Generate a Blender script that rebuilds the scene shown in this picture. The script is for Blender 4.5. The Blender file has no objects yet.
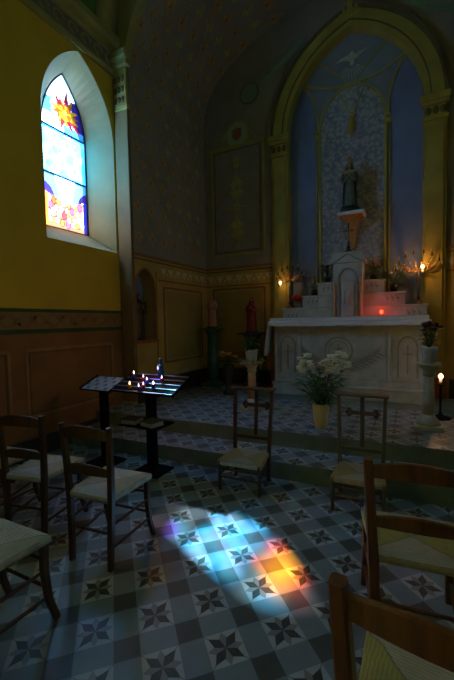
import bpy, bmesh, math, random
from mathutils import Vector, Matrix
PI = math.pi
random.seed(7)
scene = bpy.context.scene
COL = scene.collection

# ------------------------------------------------------------------ materials
class S:                                   # tiny socket algebra for node maths
    def __init__(s, nt, sock): s.nt, s.k = nt, sock
    def _m(s, op, *a, clamp=False):
        n = s.nt.nodes.new('ShaderNodeMath'); n.operation = op; n.use_clamp = clamp
        for i, v in enumerate((s,) + a):
            if isinstance(v, S): s.nt.links.new(v.k, n.inputs[i])
            else: n.inputs[i].default_value = v
        return S(s.nt, n.outputs[0])
    def __add__(s, o): return s._m('ADD', o)
    def __sub__(s, o): return s._m('SUBTRACT', o)
    def __mul__(s, o): return s._m('MULTIPLY', o)
    def abs(s): return s._m('ABSOLUTE')
    def lt(s, o): return s._m('LESS_THAN', o)
    def gt(s, o): return s._m('GREATER_THAN', o)
    def mx(s, o): return s._m('MAXIMUM', o)
    def mn(s, o): return s._m('MINIMUM', o)
    def rnd(s): return s - s._m('ROUND')           # signed distance to nearest integer

def mixc(nt, f, a, b):
    n = nt.nodes.new('ShaderNodeMix'); n.data_type = 'RGBA'
    if isinstance(f, S): nt.links.new(f.k, n.inputs[0])
    else: n.inputs[0].default_value = f
    for i, v in ((6, a), (7, b)):
        if isinstance(v, (tuple, list)): n.inputs[i].default_value = (*v[:3], 1)
        else: nt.links.new(v, n.inputs[i])
    return n.outputs[2]

def new_mat(name):
    m = bpy.data.materials.new(name); m.use_nodes = True
    nt = m.node_tree; b = nt.nodes['Principled BSDF']
    return m, nt, b

def noise(nt, scale, detail=3, coord='Object', rough=.55, vec=None):
    n = nt.nodes.new('ShaderNodeTexNoise'); n.inputs['Scale'].default_value = scale
    n.inputs['Detail'].default_value = detail; n.inputs['Roughness'].default_value = rough
    if vec is None:
        t = nt.nodes.new('ShaderNodeTexCoord'); vec = t.outputs[coord]
    nt.links.new(vec, n.inputs['Vector'])
    return n.outputs['Fac']

def ramp(nt, fac, lo, hi):
    n = nt.nodes.new('ShaderNodeMapRange'); nt.links.new(fac, n.inputs[0])
    n.inputs[1].default_value = lo; n.inputs[2].default_value = hi
    return S(nt, n.outputs[0])

def bump(nt, b, h, strength=.2, dist=.01):
    n = nt.nodes.new('ShaderNodeBump'); n.inputs['Strength'].default_value = strength
    n.inputs['Distance'].default_value = dist
    nt.links.new(h, n.inputs['Height']); nt.links.new(n.outputs[0], b.inputs['Normal'])

def mat(name, c, c2=None, rough=.6, scale=6, metal=0, bmp=.15, bscale=30, spec=.5, coat=0):
    m, nt, b = new_mat(name)
    c2 = c2 or tuple(v * .75 for v in c)
    f = ramp(nt, noise(nt, scale, 4), .35, .65)
    nt.links.new(mixc(nt, f, c, c2), b.inputs['Base Color'])
    b.inputs['Roughness'].default_value = rough; b.inputs['Metallic'].default_value = metal
    b.inputs['Specular IOR Level'].default_value = spec
    b.inputs['Coat Weight'].default_value = coat
    if bmp: bump(nt, b, noise(nt, bscale, 3), bmp)
    return m

def wood(name, c, c2, rough=.38):
    m, nt, b = new_mat(name)
    t = nt.nodes.new('ShaderNodeTexCoord'); mp = nt.nodes.new('ShaderNodeMapping')
    mp.inputs['Scale'].default_value = (30, 30, 3)
    nt.links.new(t.outputs['Object'], mp.inputs[0])
    f = ramp(nt, noise(nt, 1.5, 4, vec=mp.outputs[0]), .3, .7)
    nt.links.new(mixc(nt, f, c, c2), b.inputs['Base Color'])
    b.inputs['Roughness'].default_value = rough
    return m

def emis(name, c, s):
    m, nt, b = new_mat(name)
    b.inputs['Base Color'].default_value = (*c, 1)
    b.inputs['Emission Color'].default_value = (*c, 1); b.inputs['Emission Strength'].default_value = s
    return m

def tile_mat():
    m, nt, b = new_mat('cement_tiles')
    g = nt.nodes.new('ShaderNodeNewGeometry'); sp = nt.nodes.new('ShaderNodeSeparateXYZ')
    nt.links.new(g.outputs['Position'], sp.inputs[0])
    T = .2045
    x = (S(nt, sp.outputs[0]) + .733) * (1 / T); y = (S(nt, sp.outputs[1]) - 1.562) * (1 / T)
    u = (x + y) * .5; v = (y - x) * .5            # period 1 between dark squares
    du = u.rnd(); dv = v.rnd()
    su = (u + .5).rnd(); sv = (v + .5).rnd()      # about the star centre
    inb = du.abs().lt(.2); inc = dv.abs().lt(.2)
    band = inb.mx(inc); dark = inb.mn(inc)
    # star-local world axes (in tile units)
    wx = (su - sv).abs(); wy = (su + sv).abs()
    def petal(a, c, L, w):
        # |c| < min(a*.55, (L-a)*w)
        lim = (a * .5).mn((a * -1 + L) * w)
        return lim.gt(c)
    L = .47
    dp = petal(wx, wy, L, .48).mx(petal(wy, wx, L, .48))
    ru = su.abs() * 1.414; rv = sv.abs() * 1.414
    gp = petal(ru, rv, .42, .55).mx(petal(rv, ru, .42, .55))
    joint = x.rnd().abs().lt(.012).mx(y.rnd().abs().lt(.012))
    edge = (du.abs() - .2).abs().lt(.008).mx((dv.abs() - .2).abs().lt(.008))
    wear = ramp(nt, noise(nt, 3, 5), .3, .7)
    white = mixc(nt, wear, (.50, .57, .62), (.40, .46, .50))
    grey = mixc(nt, wear, (.24, .32, .37), (.18, .25, .29))
    c = mixc(nt, gp, white, (.24, .27, .28))
    c = mixc(nt, dp, c, (.035, .045, .04))
    c = mixc(nt, band, c, grey)
    c = mixc(nt, dark, c, (.07, .09, .085))
    c = mixc(nt, edge * .35, c, (.1, .12, .12))
    c = mixc(nt, joint * .6, c, (.08, .08, .07))
    big = ramp(nt, noise(nt, 9, 4), .35, .75)
    c = mixc(nt, big * .25, c, (.16, .16, .13))
    nt.links.new(c, b.inputs['Base Color'])
    rg = ramp(nt, noise(nt, 14, 4), .2, .8) * .2 + .33
    nt.links.new(rg.k, b.inputs['Roughness'])
    bump(nt, b, (joint * -1).k, .15, .002)
    return m

def rush_mat(name, c_side, c_front):
    m, nt, b = new_mat(name)
    t = nt.nodes.new('ShaderNodeTexCoord'); sp = nt.nodes.new('ShaderNodeSeparateXYZ')
    nt.links.new(t.outputs['Object'], sp.inputs[0])
    nz = S(nt, noise(nt, 25, 2)) * .012
    x = S(nt, sp.outputs[0]) + nz - .006; y = S(nt, sp.outputs[1]) + nz - .006
    side = x.abs().gt(y.abs())
    # strands lie across each triangle, parallel to the rail
    a = (x * side) + (y * (side * -1 + 1))
    str_ = (a * 560)._m('SINE') * .5 + .5
    seam = (x.abs() - y.abs()).abs().lt(.004)
    c = mixc(nt, side, c_front, c_side)
    dk = mixc(nt, .5, c, (.1, .09, .05))
    c = mixc(nt, str_ * .55, c, dk)
    c = mixc(nt, seam * .6, c, (.12, .1, .05))
    c = mixc(nt, ramp(nt, noise(nt, 18, 4), .35, .75) * .4, c, (.22, .2, .12))
    nt.links.new(c, b.inputs['Base Color']); b.inputs['Roughness'].default_value = .6
    bump(nt, b, (str_ * -1).k, .5, .004)
    return m

def brocade():
    m, nt, b = new_mat('brocade_paint')
    n = nt.nodes.new('ShaderNodeTexVoronoi'); n.inputs['Scale'].default_value = 15
    t = nt.nodes.new('ShaderNodeTexCoord'); nt.links.new(t.outputs['Object'], n.inputs['Vector'])
    f = ramp(nt, n.outputs['Distance'], .25, .55)
    f2 = ramp(nt, noise(nt, 22, 5), .45, .6)
    c = mixc(nt, f, (.34, .37, .37), (.17, .21, .25)); c = mixc(nt, f2 * .6, c, (.42, .42, .36))
    nt.links.new(c, b.inputs['Base Color']); b.inputs['Roughness'].default_value = .8
    return m

M = {}
M['ochre'] = mat('ochre_wall', (.66, .44, .02), (.58, .37, .018), .85, 1.6, bmp=.1)
M['redbrown'] = mat('red_brown_wainscot', (.26, .12, .03), (.19, .09, .022), .75, 2.5, bmp=.1)
M['green_line'] = mat('green_border_paint', (.045, .085, .02), (.03, .06, .02), .8, 5, bmp=0)
M['frieze'] = mat('frieze_ground', (.27, .18, .05), (.22, .14, .04), .8, 5, bmp=0)
M['frieze_vine'] = mat('frieze_vine', (.30, .10, .03), (.17, .15, .04), .8, 12, bmp=0)
M['panel_line'] = mat('panel_line', (.34, .18, .055), None, .8, 5, bmp=0)
M['panel_dark'] = mat('panel_dark_line', (.16, .10, .03), None, .8, 5, bmp=0)
M['pilaster'] = mat('pilaster_paint', (.22, .15, .045), (.17, .12, .04), .8, 3, bmp=.1)
M['cornice'] = mat('cornice_paint', (.36, .31, .08), (.28, .25, .07), .8, 4, bmp=.1)
M['cornice_pat'] = mat('cornice_pattern', (.13, .14, .08), (.22, .17, .10), .8, 22, bmp=0)
M['vault_green'] = mat('green_vault', (.10, .20, .03), (.07, .15, .025), .85, 1.4, bmp=.1)
M['grey_wall'] = mat('grey_chancel_wall', (.27, .255, .20), (.21, .20, .155), .85, 2, bmp=.12)
M['grey_pale'] = mat('grey_panel_paint', (.28, .265, .21), (.22, .21, .17), .85, 5, bmp=0)
M['stencil'] = mat('stencil_ochre', (.46, .28, .08), (.30, .23, .12), .85, 9, bmp=0)
M['stencil_green'] = mat('stencil_green', (.44, .42, .12), (.34, .32, .12), .85, 9, bmp=0)
M['dado'] = mat('dado_ochre', (.46, .33, .07), (.36, .26, .06), .7, 3, bmp=.1)
M['dado_panel'] = mat('dado_panel', (.35, .26, .06), (.28, .21, .05), .7, 3, bmp=.1)
M['dado_line'] = mat('dado_line', (.30, .12, .03), None, .7, 5, bmp=0)
M['dado_light'] = mat('dado_light', (.48, .38, .14), None, .7, 5, bmp=0)
M['swag'] = mat('swag_paint', (.62, .58, .38), (.46, .36, .18), .8, 20, bmp=0)
M['plinth'] = mat('dark_plinth', (.05, .04, .03), (.03, .03, .025), .5, 6)
M['gold'] = mat('gilded_moulding', (.40, .34, .05), (.31, .27, .045), .6, 4, bmp=.1)
M['gold_dark'] = mat('gilded_edge', (.12, .11, .03), None, .7, 5, bmp=0)
M['blue'] = mat('blue_niche_paint', (.18, .25, .40), (.14, .20, .33), .8, 2, bmp=.05)
M['bluegrey'] = mat('tympanum_paint', (.22, .26, .28), (.17, .21, .22), .8, 3, bmp=0)
M['brocade'] = brocade()
M['tile'] = tile_mat()
M['riser'] = mat('green_riser', (.22, .29, .21), (.15, .21, .15), .5, 4)
M['marble'] = mat('altar_marble', (.48, .53, .46), (.36, .40, .35), .45, 7, bmp=.12)
M['marble_dark'] = mat('altar_carving', (.24, .24, .18), (.31, .30, .24), .6, 12, bmp=.1)
M['linen'] = mat('white_linen', (.72, .73, .72), (.64, .66, .66), .85, 20, bmp=.1, bscale=90)
M['wood'] = wood('dark_walnut', (.10, .045, .018), (.055, .025, .012))
M['wood_red'] = wood('red_brown_wood', (.22, .085, .03), (.11, .045, .018))
M['wood_grey'] = wood('pale_oak', (.16, .13, .08), (.09, .07, .045), .45)  # paler, greyer brown than the dark walnut
M['rush'] = rush_mat('rush_seat', (.46, .46, .34), (.62, .64, .60))
M['rush_y'] = rush_mat('yellow_rush_seat', (.50, .44, .09), (.60, .54, .36))
M['rush_d'] = rush_mat('brown_rush_seat', (.40, .30, .10), (.50, .42, .28))
M['iron'] = mat('black_iron', (.010, .010, .012), None, .9, 9, spec=.08)
M['steel'] = mat('pale_metal_rail', (.30, .33, .42), None, .4, 9, metal=.7)
M['iron_dark'] = mat('dark_bronze', (.05, .045, .03), (.1, .08, .04), .45, 12, metal=.6)
M['brass'] = mat('brass', (.50, .36, .12), None, .35, 9, metal=.8)
M['paper'] = mat('book_paper', (.5, .45, .33), None, .8, 9)
M['cover'] = mat('book_cover', (.09, .06, .04), None, .6, 9)
M['green_col'] = mat('green_marble_column', (.03, .14, .075), (.02, .08, .05), .4, 8)
M['pink_stat'] = mat('rose_statue_paint', (.42, .16, .09), (.36, .2, .12), .6, 8)
M['red_stat'] = mat('crimson_statue_paint', (.30, .03, .03), (.20, .03, .04), .6, 8)
M['skin_stat'] = mat('flesh_statue_paint', (.45, .27, .15), None, .6, 8)
M['blue_stat'] = mat('blue_robe_paint', (.05, .11, .14), (.13, .16, .07), .6, 14)
M['gold_leaf'] = mat('gold_leaf', (.52, .30, .08), (.36, .2, .06), .45, 18, metal=.4)
M['black'] = mat('black_base', (.012, .012, .015), None, .5, 9)
M['stone_pink'] = mat('pink_stone', (.52, .32, .14), (.44, .25, .11), .5, 9)
M['stone_pale'] = mat('pale_stone', (.50, .47, .34), (.38, .36, .25), .55, 9)
M['pot_blue'] = mat('pale_blue_pot', (.45, .52, .56), None, .35, 9)
M['cream'] = mat('cream_vase', (.80, .68, .26), (.74, .58, .18), .35, 5, bmp=.05)
M['leaf'] = mat('dark_leaf', (.05, .17, .04), (.03, .10, .03), .5, 14)
M['leaf_pale'] = mat('pale_leaf', (.22, .27, .08), (.14, .19, .05), .5, 14)
M['petal_white'] = mat('white_petal', (.90, .93, .82), (.80, .88, .66), .6, 14)
M['petal_yellow'] = mat('yellow_petal', (.66, .42, .10), (.5, .34, .10), .6, 14)
M['petal_red'] = mat('red_petal', (.62, .04, .03), (.42, .02, .02), .6, 14)
M['petal_purple'] = mat('dark_purple_petal', (.14, .03, .08), (.07, .02, .05), .6, 14)
M['wax_blue'] = mat('blue_glass_cup', (.04, .05, .45), None, .2, 9, bmp=0)
M['wax_cyan'] = mat('turquoise_glass', (.01, .10, .26), None, .2, 9, bmp=0)
M['wax_amber'] = mat('amber_glass_cup', (.55, .36, .03), None, .2, 9, bmp=0)
M['wax_red'] = mat('red_glass_cup', (.5, .02, .02), None, .2, 9, bmp=0)
M['wax_white'] = mat('white_wax', (.7, .66, .5), None, .5, 9, bmp=0)
M['flame'] = emis('candle_flame', (1, .55, .25), 7)
M['flame_dim'] = emis('low_blue_flame', (.75, .65, 1), 2.2)
M['flame_red'] = emis('red_lamp_glow', (1, .05, .015), 6)
M['lead'] = mat('lead_bar', (.02, .03, .04), None, .6, 9, bmp=0)
M['reveal'] = mat('window_reveal_plaster', (.50, .47, .24), (.42, .41, .21), .85, 3, bmp=.1)
M['garland'] = mat('garland_paint', (.12, .27, .16), (.2, .27, .12), .85, 20, bmp=0)
M['medal'] = mat('medallion_paint', (.28, .38, .28), (.32, .38, .26), .85, 20, bmp=0)
M['medal_red'] = mat('medallion_red', (.32, .13, .05), None, .85, 20, bmp=0)
M['slate'] = mat('slate_blue_check', (.08, .12, .20), None, .7, 9)
M['white_paint'] = mat('pale_blue_insert', (.30, .38, .44), None, .6, 9)
M['cream_paint'] = mat('dove_paint', (.55, .54, .40), None, .8, 20, bmp=0)
M['door'] = wood('door_oak', (.14, .08, .04), (.08, .045, .02))

def glass_mat(name, thru):
    m = bpy.data.materials.new(name); m.use_nodes = True; nt = m.node_tree; nt.nodes.clear()
    at = nt.nodes.new('ShaderNodeVertexColor'); at.layer_name = 'pane'
    tr = nt.nodes.new('ShaderNodeBsdfTransparent'); tl = nt.nodes.new('ShaderNodeBsdfTranslucent')
    nt.links.new(at.outputs[0], tr.inputs[0]); nt.links.new(at.outputs[0], tl.inputs[0])
    mx = nt.nodes.new('ShaderNodeMixShader')
    nt.links.new(at.outputs[1], mx.inputs[0])      # alpha = how clear each painted piece is
    nt.links.new(tl.outputs[0], mx.inputs[1]); nt.links.new(tr.outputs[0], mx.inputs[2])
    o = nt.nodes.new('ShaderNodeOutputMaterial'); nt.links.new(mx.outputs[0], o.inputs[0])
    return m
M['glass'] = glass_mat('stained_glass', .7)
def plain_glass(name, c):
    m = bpy.data.materials.new(name); m.use_nodes = True; nt = m.node_tree; nt.nodes.clear()
    tr = nt.nodes.new('ShaderNodeBsdfTransparent'); tr.inputs[0].default_value = (*c, 1)
    tl = nt.nodes.new('ShaderNodeBsdfTranslucent'); tl.inputs[0].default_value = (*c, 1)
    mx = nt.nodes.new('ShaderNodeMixShader'); mx.inputs[0].default_value = .7
    nt.links.new(tl.outputs[0], mx.inputs[1]); nt.links.new(tr.outputs[0], mx.inputs[2])
    o = nt.nodes.new('ShaderNodeOutputMaterial'); nt.links.new(mx.outputs[0], o.inputs[0])
    return m
M['amber_pane'] = plain_glass('amber_window_glass', (.40, .29, .05))  # glass of unseen windows, amber chosen to warm the ambient light
M['blue_pane'] = plain_glass('straw_window_glass', (.36, .31, .17))  # unseen right-hand windows, straw tint likewise chosen for the ambient light

# ------------------------------------------------------------------ mesh builder
class MB:
    def __init__(s): s.bm = bmesh.new(); s.mats = []; s.mi = 0
    def m(s, name):
        if name not in s.mats: s.mats.append(name)
        s.mi = s.mats.index(name); return s
    def face(s, pts):
        try:
            f = s.bm.faces.new([s.bm.verts.new(p) for p in pts]); f.material_index = s.mi; return f
        except ValueError: return None
    def loft(s, rings, caps=True, closed=True, smooth=True):
        V = [[s.bm.verts.new(p) for p in r] for r in rings]
        n = len(V[0])
        for a, b in zip(V, V[1:]):
            for i in range(n if closed else n - 1):
                j = (i + 1) % n
                f = s.bm.faces.new((a[i], a[j], b[j], b[i])); f.material_index = s.mi; f.smooth = smooth
        if caps and closed:
            for r in (V[0][::-1], V[-1]):
                f = s.bm.faces.new(r); f.material_index = s.mi
        return s
    def box(s, x0, x1, y0, y1, z0, z1, bev=0, M4=None):
        b = min(bev, (x1-x0)/2.01, (y1-y0)/2.01, (z1-z0)/2.01)
        if b <= 0:
            r = [[(x0,y0,z),(x1,y0,z),(x1,y1,z),(x0,y1,z)] for z in (z0, z1)]
        else:
            def o(z, d):
                return [(x0+b,y0+d,z),(x1-b,y0+d,z),(x1-d,y0+b,z),(x1-d,y1-b,z),(x1-b,y1-d,z),(x0+b,y1-d,z),(x0+d,y1-b,z),(x0+d,y0+b,z)]
            r = [o(z0, b*.7), o(z0+b, 0), o(z1-b, 0), o(z1, b*.7)]
        if M4 is not None: r = [[M4 @ Vector(p) for p in q] for q in r]
        return s.loft(r, smooth=False)
    def prism(s, poly, f, d0, d1):
        """poly 2D outline, f(u,v,d) -> 3D point"""
        a = [f(u, v, d0) for u, v in poly]; b = [f(u, v, d1) for u, v in poly]
        return s.loft([a, b], smooth=False)
    def tube(s, pts, r, n=8, caps=True, sq=None):
        pts = [Vector(p) for p in pts]
        rr = r if isinstance(r, (list, tuple)) else [r] * len(pts)
        rings = []; ref = None
        for i, p in enumerate(pts):
            t = (pts[min(i+1, len(pts)-1)] - pts[max(i-1, 0)]).normalized()
            if ref is None: ref = Vector((1, 0, 0)) if abs(t.x) < .8 else Vector((0, 1, 0))
            a = (ref - t * ref.dot(t)).normalized(); ref = a; b = t.cross(a)
            if sq:
                w, h = sq; k = rr[i]
                rings.append([p + a*(x*w*k) + b*(y*h*k) for x, y in ((1,.7),(.7,1),(-.7,1),(-1,.7),(-1,-.7),(-.7,-1),(.7,-1),(1,-.7))])
            else:
                rings.append([p + a*(math.cos(q*2*PI/n)*rr[i]) + b*(math.sin(q*2*PI/n)*rr[i]) for q in range(n)])
        return s.loft(rings, caps, smooth=not sq)
    def lathe(s, prof, c=(0,0,0), n=20, sx=1, sy=1, twist=None):
        rings = []
        for r, z in prof:
            rings.append([(c[0]+math.cos(q*2*PI/n)*max(r,.0005)*sx*(twist(q*2*PI/n, z) if twist else 1), c[1]+math.sin(q*2*PI/n)*max(r,.0005)*sy*(twist(q*2*PI/n, z) if twist else 1), c[2]+z) for q in range(n)])
        return s.loft(rings)
    def ball(s, c, r, n=10, sc=(1,1,1)):
        k = max(4, n//2); rings = []
        for i in range(k+1):
            a = PI*i/k
            rings.append([(c[0]+r*sc[0]*max(math.sin(a),.01)*math.cos(q*2*PI/n), c[1]+r*sc[1]*max(math.sin(a),.01)*math.sin(q*2*PI/n), c[2]-r*sc[2]*math.cos(a)) for q in range(n)])
        return s.loft(rings)
    def ribbon(s, pts, w, f, d0=0, d1=.004, closed=False):
        """flat painted or moulded strip along a 2D path on plane f"""
        n = len(pts); L = []; R = []
        for i, (u, v) in enumerate(pts):
            if closed: p, q = pts[(i-1) % n], pts[(i+1) % n]
            else: p, q = pts[max(i-1, 0)], pts[min(i+1, n-1)]
            dx, dy = q[0]-p[0], q[1]-p[1]; l = math.hypot(dx, dy) or 1
            ww = w[i] if isinstance(w, list) else w
            L.append((u-dy/l*ww/2, v+dx/l*ww/2)); R.append((u+dy/l*ww/2, v-dx/l*ww/2))
        rings = [[f(*L[i], d0), f(*L[i], d1), f(*R[i], d1), f(*R[i], d0)] for i in range(n)]
        if closed:
            rings.append(rings[0]); return s.loft(rings, caps=False, smooth=False)
        return s.loft(rings, smooth=False)
    def rect_line(s, u0, u1, v0, v1, w, f, d1=.004):
        for a, b in (((u0,v0),(u1,v0)),((u1,v0),(u1,v1)),((u1,v1),(u0,v1)),((u0,v1),(u0,v0))):
            s.ribbon([a, b], w, f, 0, d1)
        return s
    def disc(s, u, v, r, f, d1=.005, n=20, rv=None):
        rv = rv or r
        return s.prism([(u+r*math.cos(q*2*PI/n), v+rv*math.sin(q*2*PI/n)) for q in range(n)], f, 0, d1)
    def leaf(s, base, dirv, L, w, up=(0,0,1), droop=.2):
        b = Vector(base); d = Vector(dirv).normalized(); u = Vector(up)
        sd = d.cross(u); sd = sd.normalized() if sd.length > .01 else Vector((1,0,0))
        nrm = sd.cross(d)
        p = [b, b+d*L*.35+sd*w*.5-nrm*0, b+d*L*.75+sd*w*.38-Vector((0,0,L*droop*.5)), b+d*L-Vector((0,0,L*droop)), b+d*L*.75-sd*w*.38-Vector((0,0,L*droop*.5)), b+d*L*.35-sd*w*.5]
        mid = [b+d*L*.35-nrm*w*.15, b+d*L*.75-Vector((0,0,L*droop*.5))-nrm*w*.1]
        vs = [s.bm.verts.new(q) for q in p+mid]
        for ids in ((0,1,6),(0,6,5),(1,2,7,6),(6,7,4,5),(2,3,7),(7,3,4)):
            f = s.bm.faces.new([vs[i] for i in ids]); f.material_index = s.mi; f.smooth = True
        return s
    def build(s, name, parent=None, mods=None, weld=False):
        bmesh.ops.recalc_face_normals(s.bm, faces=s.bm.faces[:])
        me = bpy.data.meshes.new(name); s.bm.to_mesh(me); s.bm.free()
        for k in s.mats: me.materials.append(M[k])
        o = bpy.data.objects.new(name, me); COL.objects.link(o)
        if parent: o.parent = parent
        return o
def mb(m): return MB().m(m)

def thing(name, label, cat, loc=(0,0,0), rz=0, group=None):
    o = bpy.data.objects.new(name, None); COL.objects.link(o); o.empty_display_size = .1
    o.location = loc; o.rotation_euler = (0, 0, rz)
    return tag(o, label, cat, group)
def tag(o, label, cat, group=None):
    o['label'] = label; o['category'] = cat
    if group: o['group'] = group
    return o
def struct(o): o['kind'] = 'structure'; return o
def copy_thing(root, loc, rz, label, group=None):
    r = root.copy(); COL.objects.link(r); r.location = loc; r.rotation_euler = (0, 0, rz); r['label'] = label
    if group: r['group'] = group
    for ch in list(root.children):
        c = ch.copy(); COL.objects.link(c); c.parent = r
        for g in ch.children:
            d = g.copy(); COL.objects.link(d); d.parent = c
    return r
def point(loc, c, e, r=.015):  # for flames, and for added lights that have no flame
    l = bpy.data.lights.new('flame_and_fill_light', 'POINT'); l.color = c; l.energy = e; l.shadow_soft_size = r
    o = bpy.data.objects.new('flame_and_fill_light', l); COL.objects.link(o); o.location = loc; return o

# ------------------------------------------------------------------ setting
AX = -.84                     # axis of the church
XN, XR = -3.755, 2*AX+3.755   # nave walls
XC, XCR = -3.51, 2*AX+3.51    # chancel walls
YA, YB, YR = 3.93, 6.0, -4.5  # arch wall, back wall, rear wall
def y1(x): return 3.11 + .06*(x+1.2)
def y2(x): return 3.53 + .06*(x+1.2)
def arc_pts(hw, z0, rise, n=10):
    """pointed arch outline from left foot over the apex to right foot, centred on u=0"""
    R = (hw*hw+rise*rise)/(2*hw); pts = []
    a1 = math.asin(min(1, rise/R))
    left = [(-hw+R-R*math.cos(a1*i/n), z0+R*math.sin(a1*i/n)) for i in range(n+1)]
    return left + [(-u, z) for u, z in left[-2::-1]]

mb('tile').box(XN-.1, XR+.1, YR-.1, y1(XN)+.3, -.12, 0).build('floor')
def slab(yf, z0, z1, nm, xl, xr, yend=None):
    b = mb('tile'); e = (lambda x: yend) if yend else (lambda x: y2(x)+.05)
    b.face([(xl, yf(xl), z1), (xr, yf(xr), z1), (xr, e(xr), z1), (xl, e(xl), z1)])
    b.m('riser'); b.face([(xl, yf(xl), z0), (xr, yf(xr), z0), (xr, yf(xr), z1), (xl, yf(xl), z1)])
    b.face([(xl, e(xl), z0), (xr, e(xr), z0), (xr, e(xr), z1), (xl, e(xl), z1)])
    b.face([(xl, yf(xl), z0), (xr, yf(xr), z0), (xr, e(xr), z0), (xl, e(xl), z0)])
    for x in (xl, xr): b.face([(x, yf(x), z0), (x, e(x), z0), (x, e(x), z1), (x, yf(x), z1)])
    return struct(b.build(nm))
struct(bpy.data.objects['floor'])
slab(y1, 0, .16, 'floor', XN, XR)
slab(y2, .0, .32, 'floor', XN, XR, YB+.15)

def wall_plane(x, sgn):                    # plane facing +x (sgn 1) or -x
    return lambda u, v, d=0: (x+sgn*d, u, v)
LN, RN = wall_plane(XN, 1), wall_plane(XR, -1)
LC, RC = wall_plane(XC, 1), wall_plane(XCR, -1)
BK = lambda u, v, d=0: (u, YB-d, v)
AW = lambda u, v, d=0: (u, YA-d, v)

def pierced(b, f, u0, u1, z0, z1, opens, m_wall):
    """wall with arched openings; opens = list of outline(pts from left foot..right foot), sill"""
    b.m(m_wall); u = u0
    for pts, sill in sorted(opens, key=lambda o: o[0][0][0]):
        b.face([f(u, z0), f(pts[0][0], z0), f(pts[0][0], z1), f(u, z1)])
        for (ua, za), (ub, zb) in zip(pts, pts[1:]):
            if abs(ub-ua) < 1e-5: continue
            b.face([f(ua, z0), f(ub, z0), f(ub, sill), f(ua, sill)])
            b.face([f(ua, za), f(ub, zb), f(ub, z1), f(ua, z1)])
        u = pts[-1][0]
    b.face([f(u, z0), f(u1, z0), f(u1, z1), f(u, z1)])

def win_outline(cy, hw, sill, spring, apex):
    return [(cy+u, z) for u, z in arc_pts(hw, spring, apex-spring, 12)]
WY = (3.31, .35, -2.6)
Z0 = 2.52
def in_out(cy): return win_outline(cy, .557, Z0, 4.02, 4.96)
def gl_out(cy): return win_outline(cy, .335, 2.76, 4.00, 4.79)

def add_window(f, cy, m_glass, num, painted=False):
    """frame, lead bars, sill and pane of one embrasure; f(u,v,d), d<0 = outwards"""
    I, G = in_out(cy), gl_out(cy)
    fullI = [(I[0][0], Z0)] + I + [(I[-1][0], Z0)]
    fullG = [(G[0][0], 2.76)] + G + [(G[-1][0], 2.76)]
    GD = -.325
    b = mb('reveal'); b.loft([[f(u, v, 0) for u, v in fullI], [f(u, v, GD) for u, v in fullG], [f(u, v, GD-.16) for u, v in fullG]], caps=False, smooth=False)
    root = struct(b.build('window_%d' % num))
    fr = mb('lead'); fr.ribbon(fullG, .022, f, GD-.012, GD+.012, closed=True)
    for z in (3.44, 4.03): fr.ribbon([(cy-.335, z), (cy+.335, z)], .02, f, GD-.012, GD+.012)
    fr.build('window_frame', root)
    p = MB(); p.m(m_glass)
    if not painted:
        p.face([f(u, v, GD) for u, v in fullG]); p.build('pane', root)
    else:
        N = .0095; lay = p.bm.loops.layers.float_color.new('pane')
        nu, nv = int(.68/N), int(2.04/N)
        for i in range(nu):
            for j in range(nv):
                u = cy-.34+(i+.5)*N; v = 2.76+(j+.5)*N
                if abs(u-cy) > .336: continue
                top = 4.79
                for (ua, za), (ub, zb) in zip(G, G[1:]):
                    if ua <= u <= ub: top = za+(zb-za)*(u-ua)/max(ub-ua, 1e-6)
                if v > top: continue
                c = paint(u-cy, v)
                fc = p.face([f(u-N/2, v-N/2, GD), f(u+N/2, v-N/2, GD), f(u+N/2, v+N/2, GD), f(u-N/2, v+N/2, GD)])
                for l in fc.loops: l[lay] = c
        bmesh.ops.remove_doubles(p.bm, verts=p.bm.verts[:], dist=.0005)
        o = p.build('pane', root)
    return root

rp = random.Random(3)
ORG, YEL, RED = (.32, .065, .003), (.42, .17, .008), (.20, .008, .01)
rays = []
for k in range(17):
    a = 2*PI*k/17+rp.uniform(-.1, .1)
    rays.append((a, rp.uniform(.15, .25), (ORG, YEL, ORG, YEL, RED)[k % 5] if k % 3 else ORG, .1))
for k, c, L in ((4, RED, .30), (6, RED, .27), (12, (.4,.02,.01), .24), (15, (.5,.02,.02), .30)): rays[k] = (rays[k][0], L, c, .1)
people = []
PC = [(.9,.85,.8), (.95,.9,.85), (.42,.06,.015), (.40,.12,.03), (.22,.05,.32), (.55,.36,.2), (.3,.45,.25), (.9,.95,.95), (.4,.03,.03), (.8,.7,.6)]
for row in range(5):
    for k in range(9):
        people.append((-.32+.08*k+(.04 if row % 2 else 0)+rp.uniform(-.015, .015), 2.83+.09*row+rp.uniform(-.02, .02)+.10*abs(-.32+.08*k), rp.uniform(.034, .05), rp.choice(PC)))
specks = [(rp.uniform(-.3, .3), rp.uniform(3.5, 4.7)) for _ in range(60)]
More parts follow.
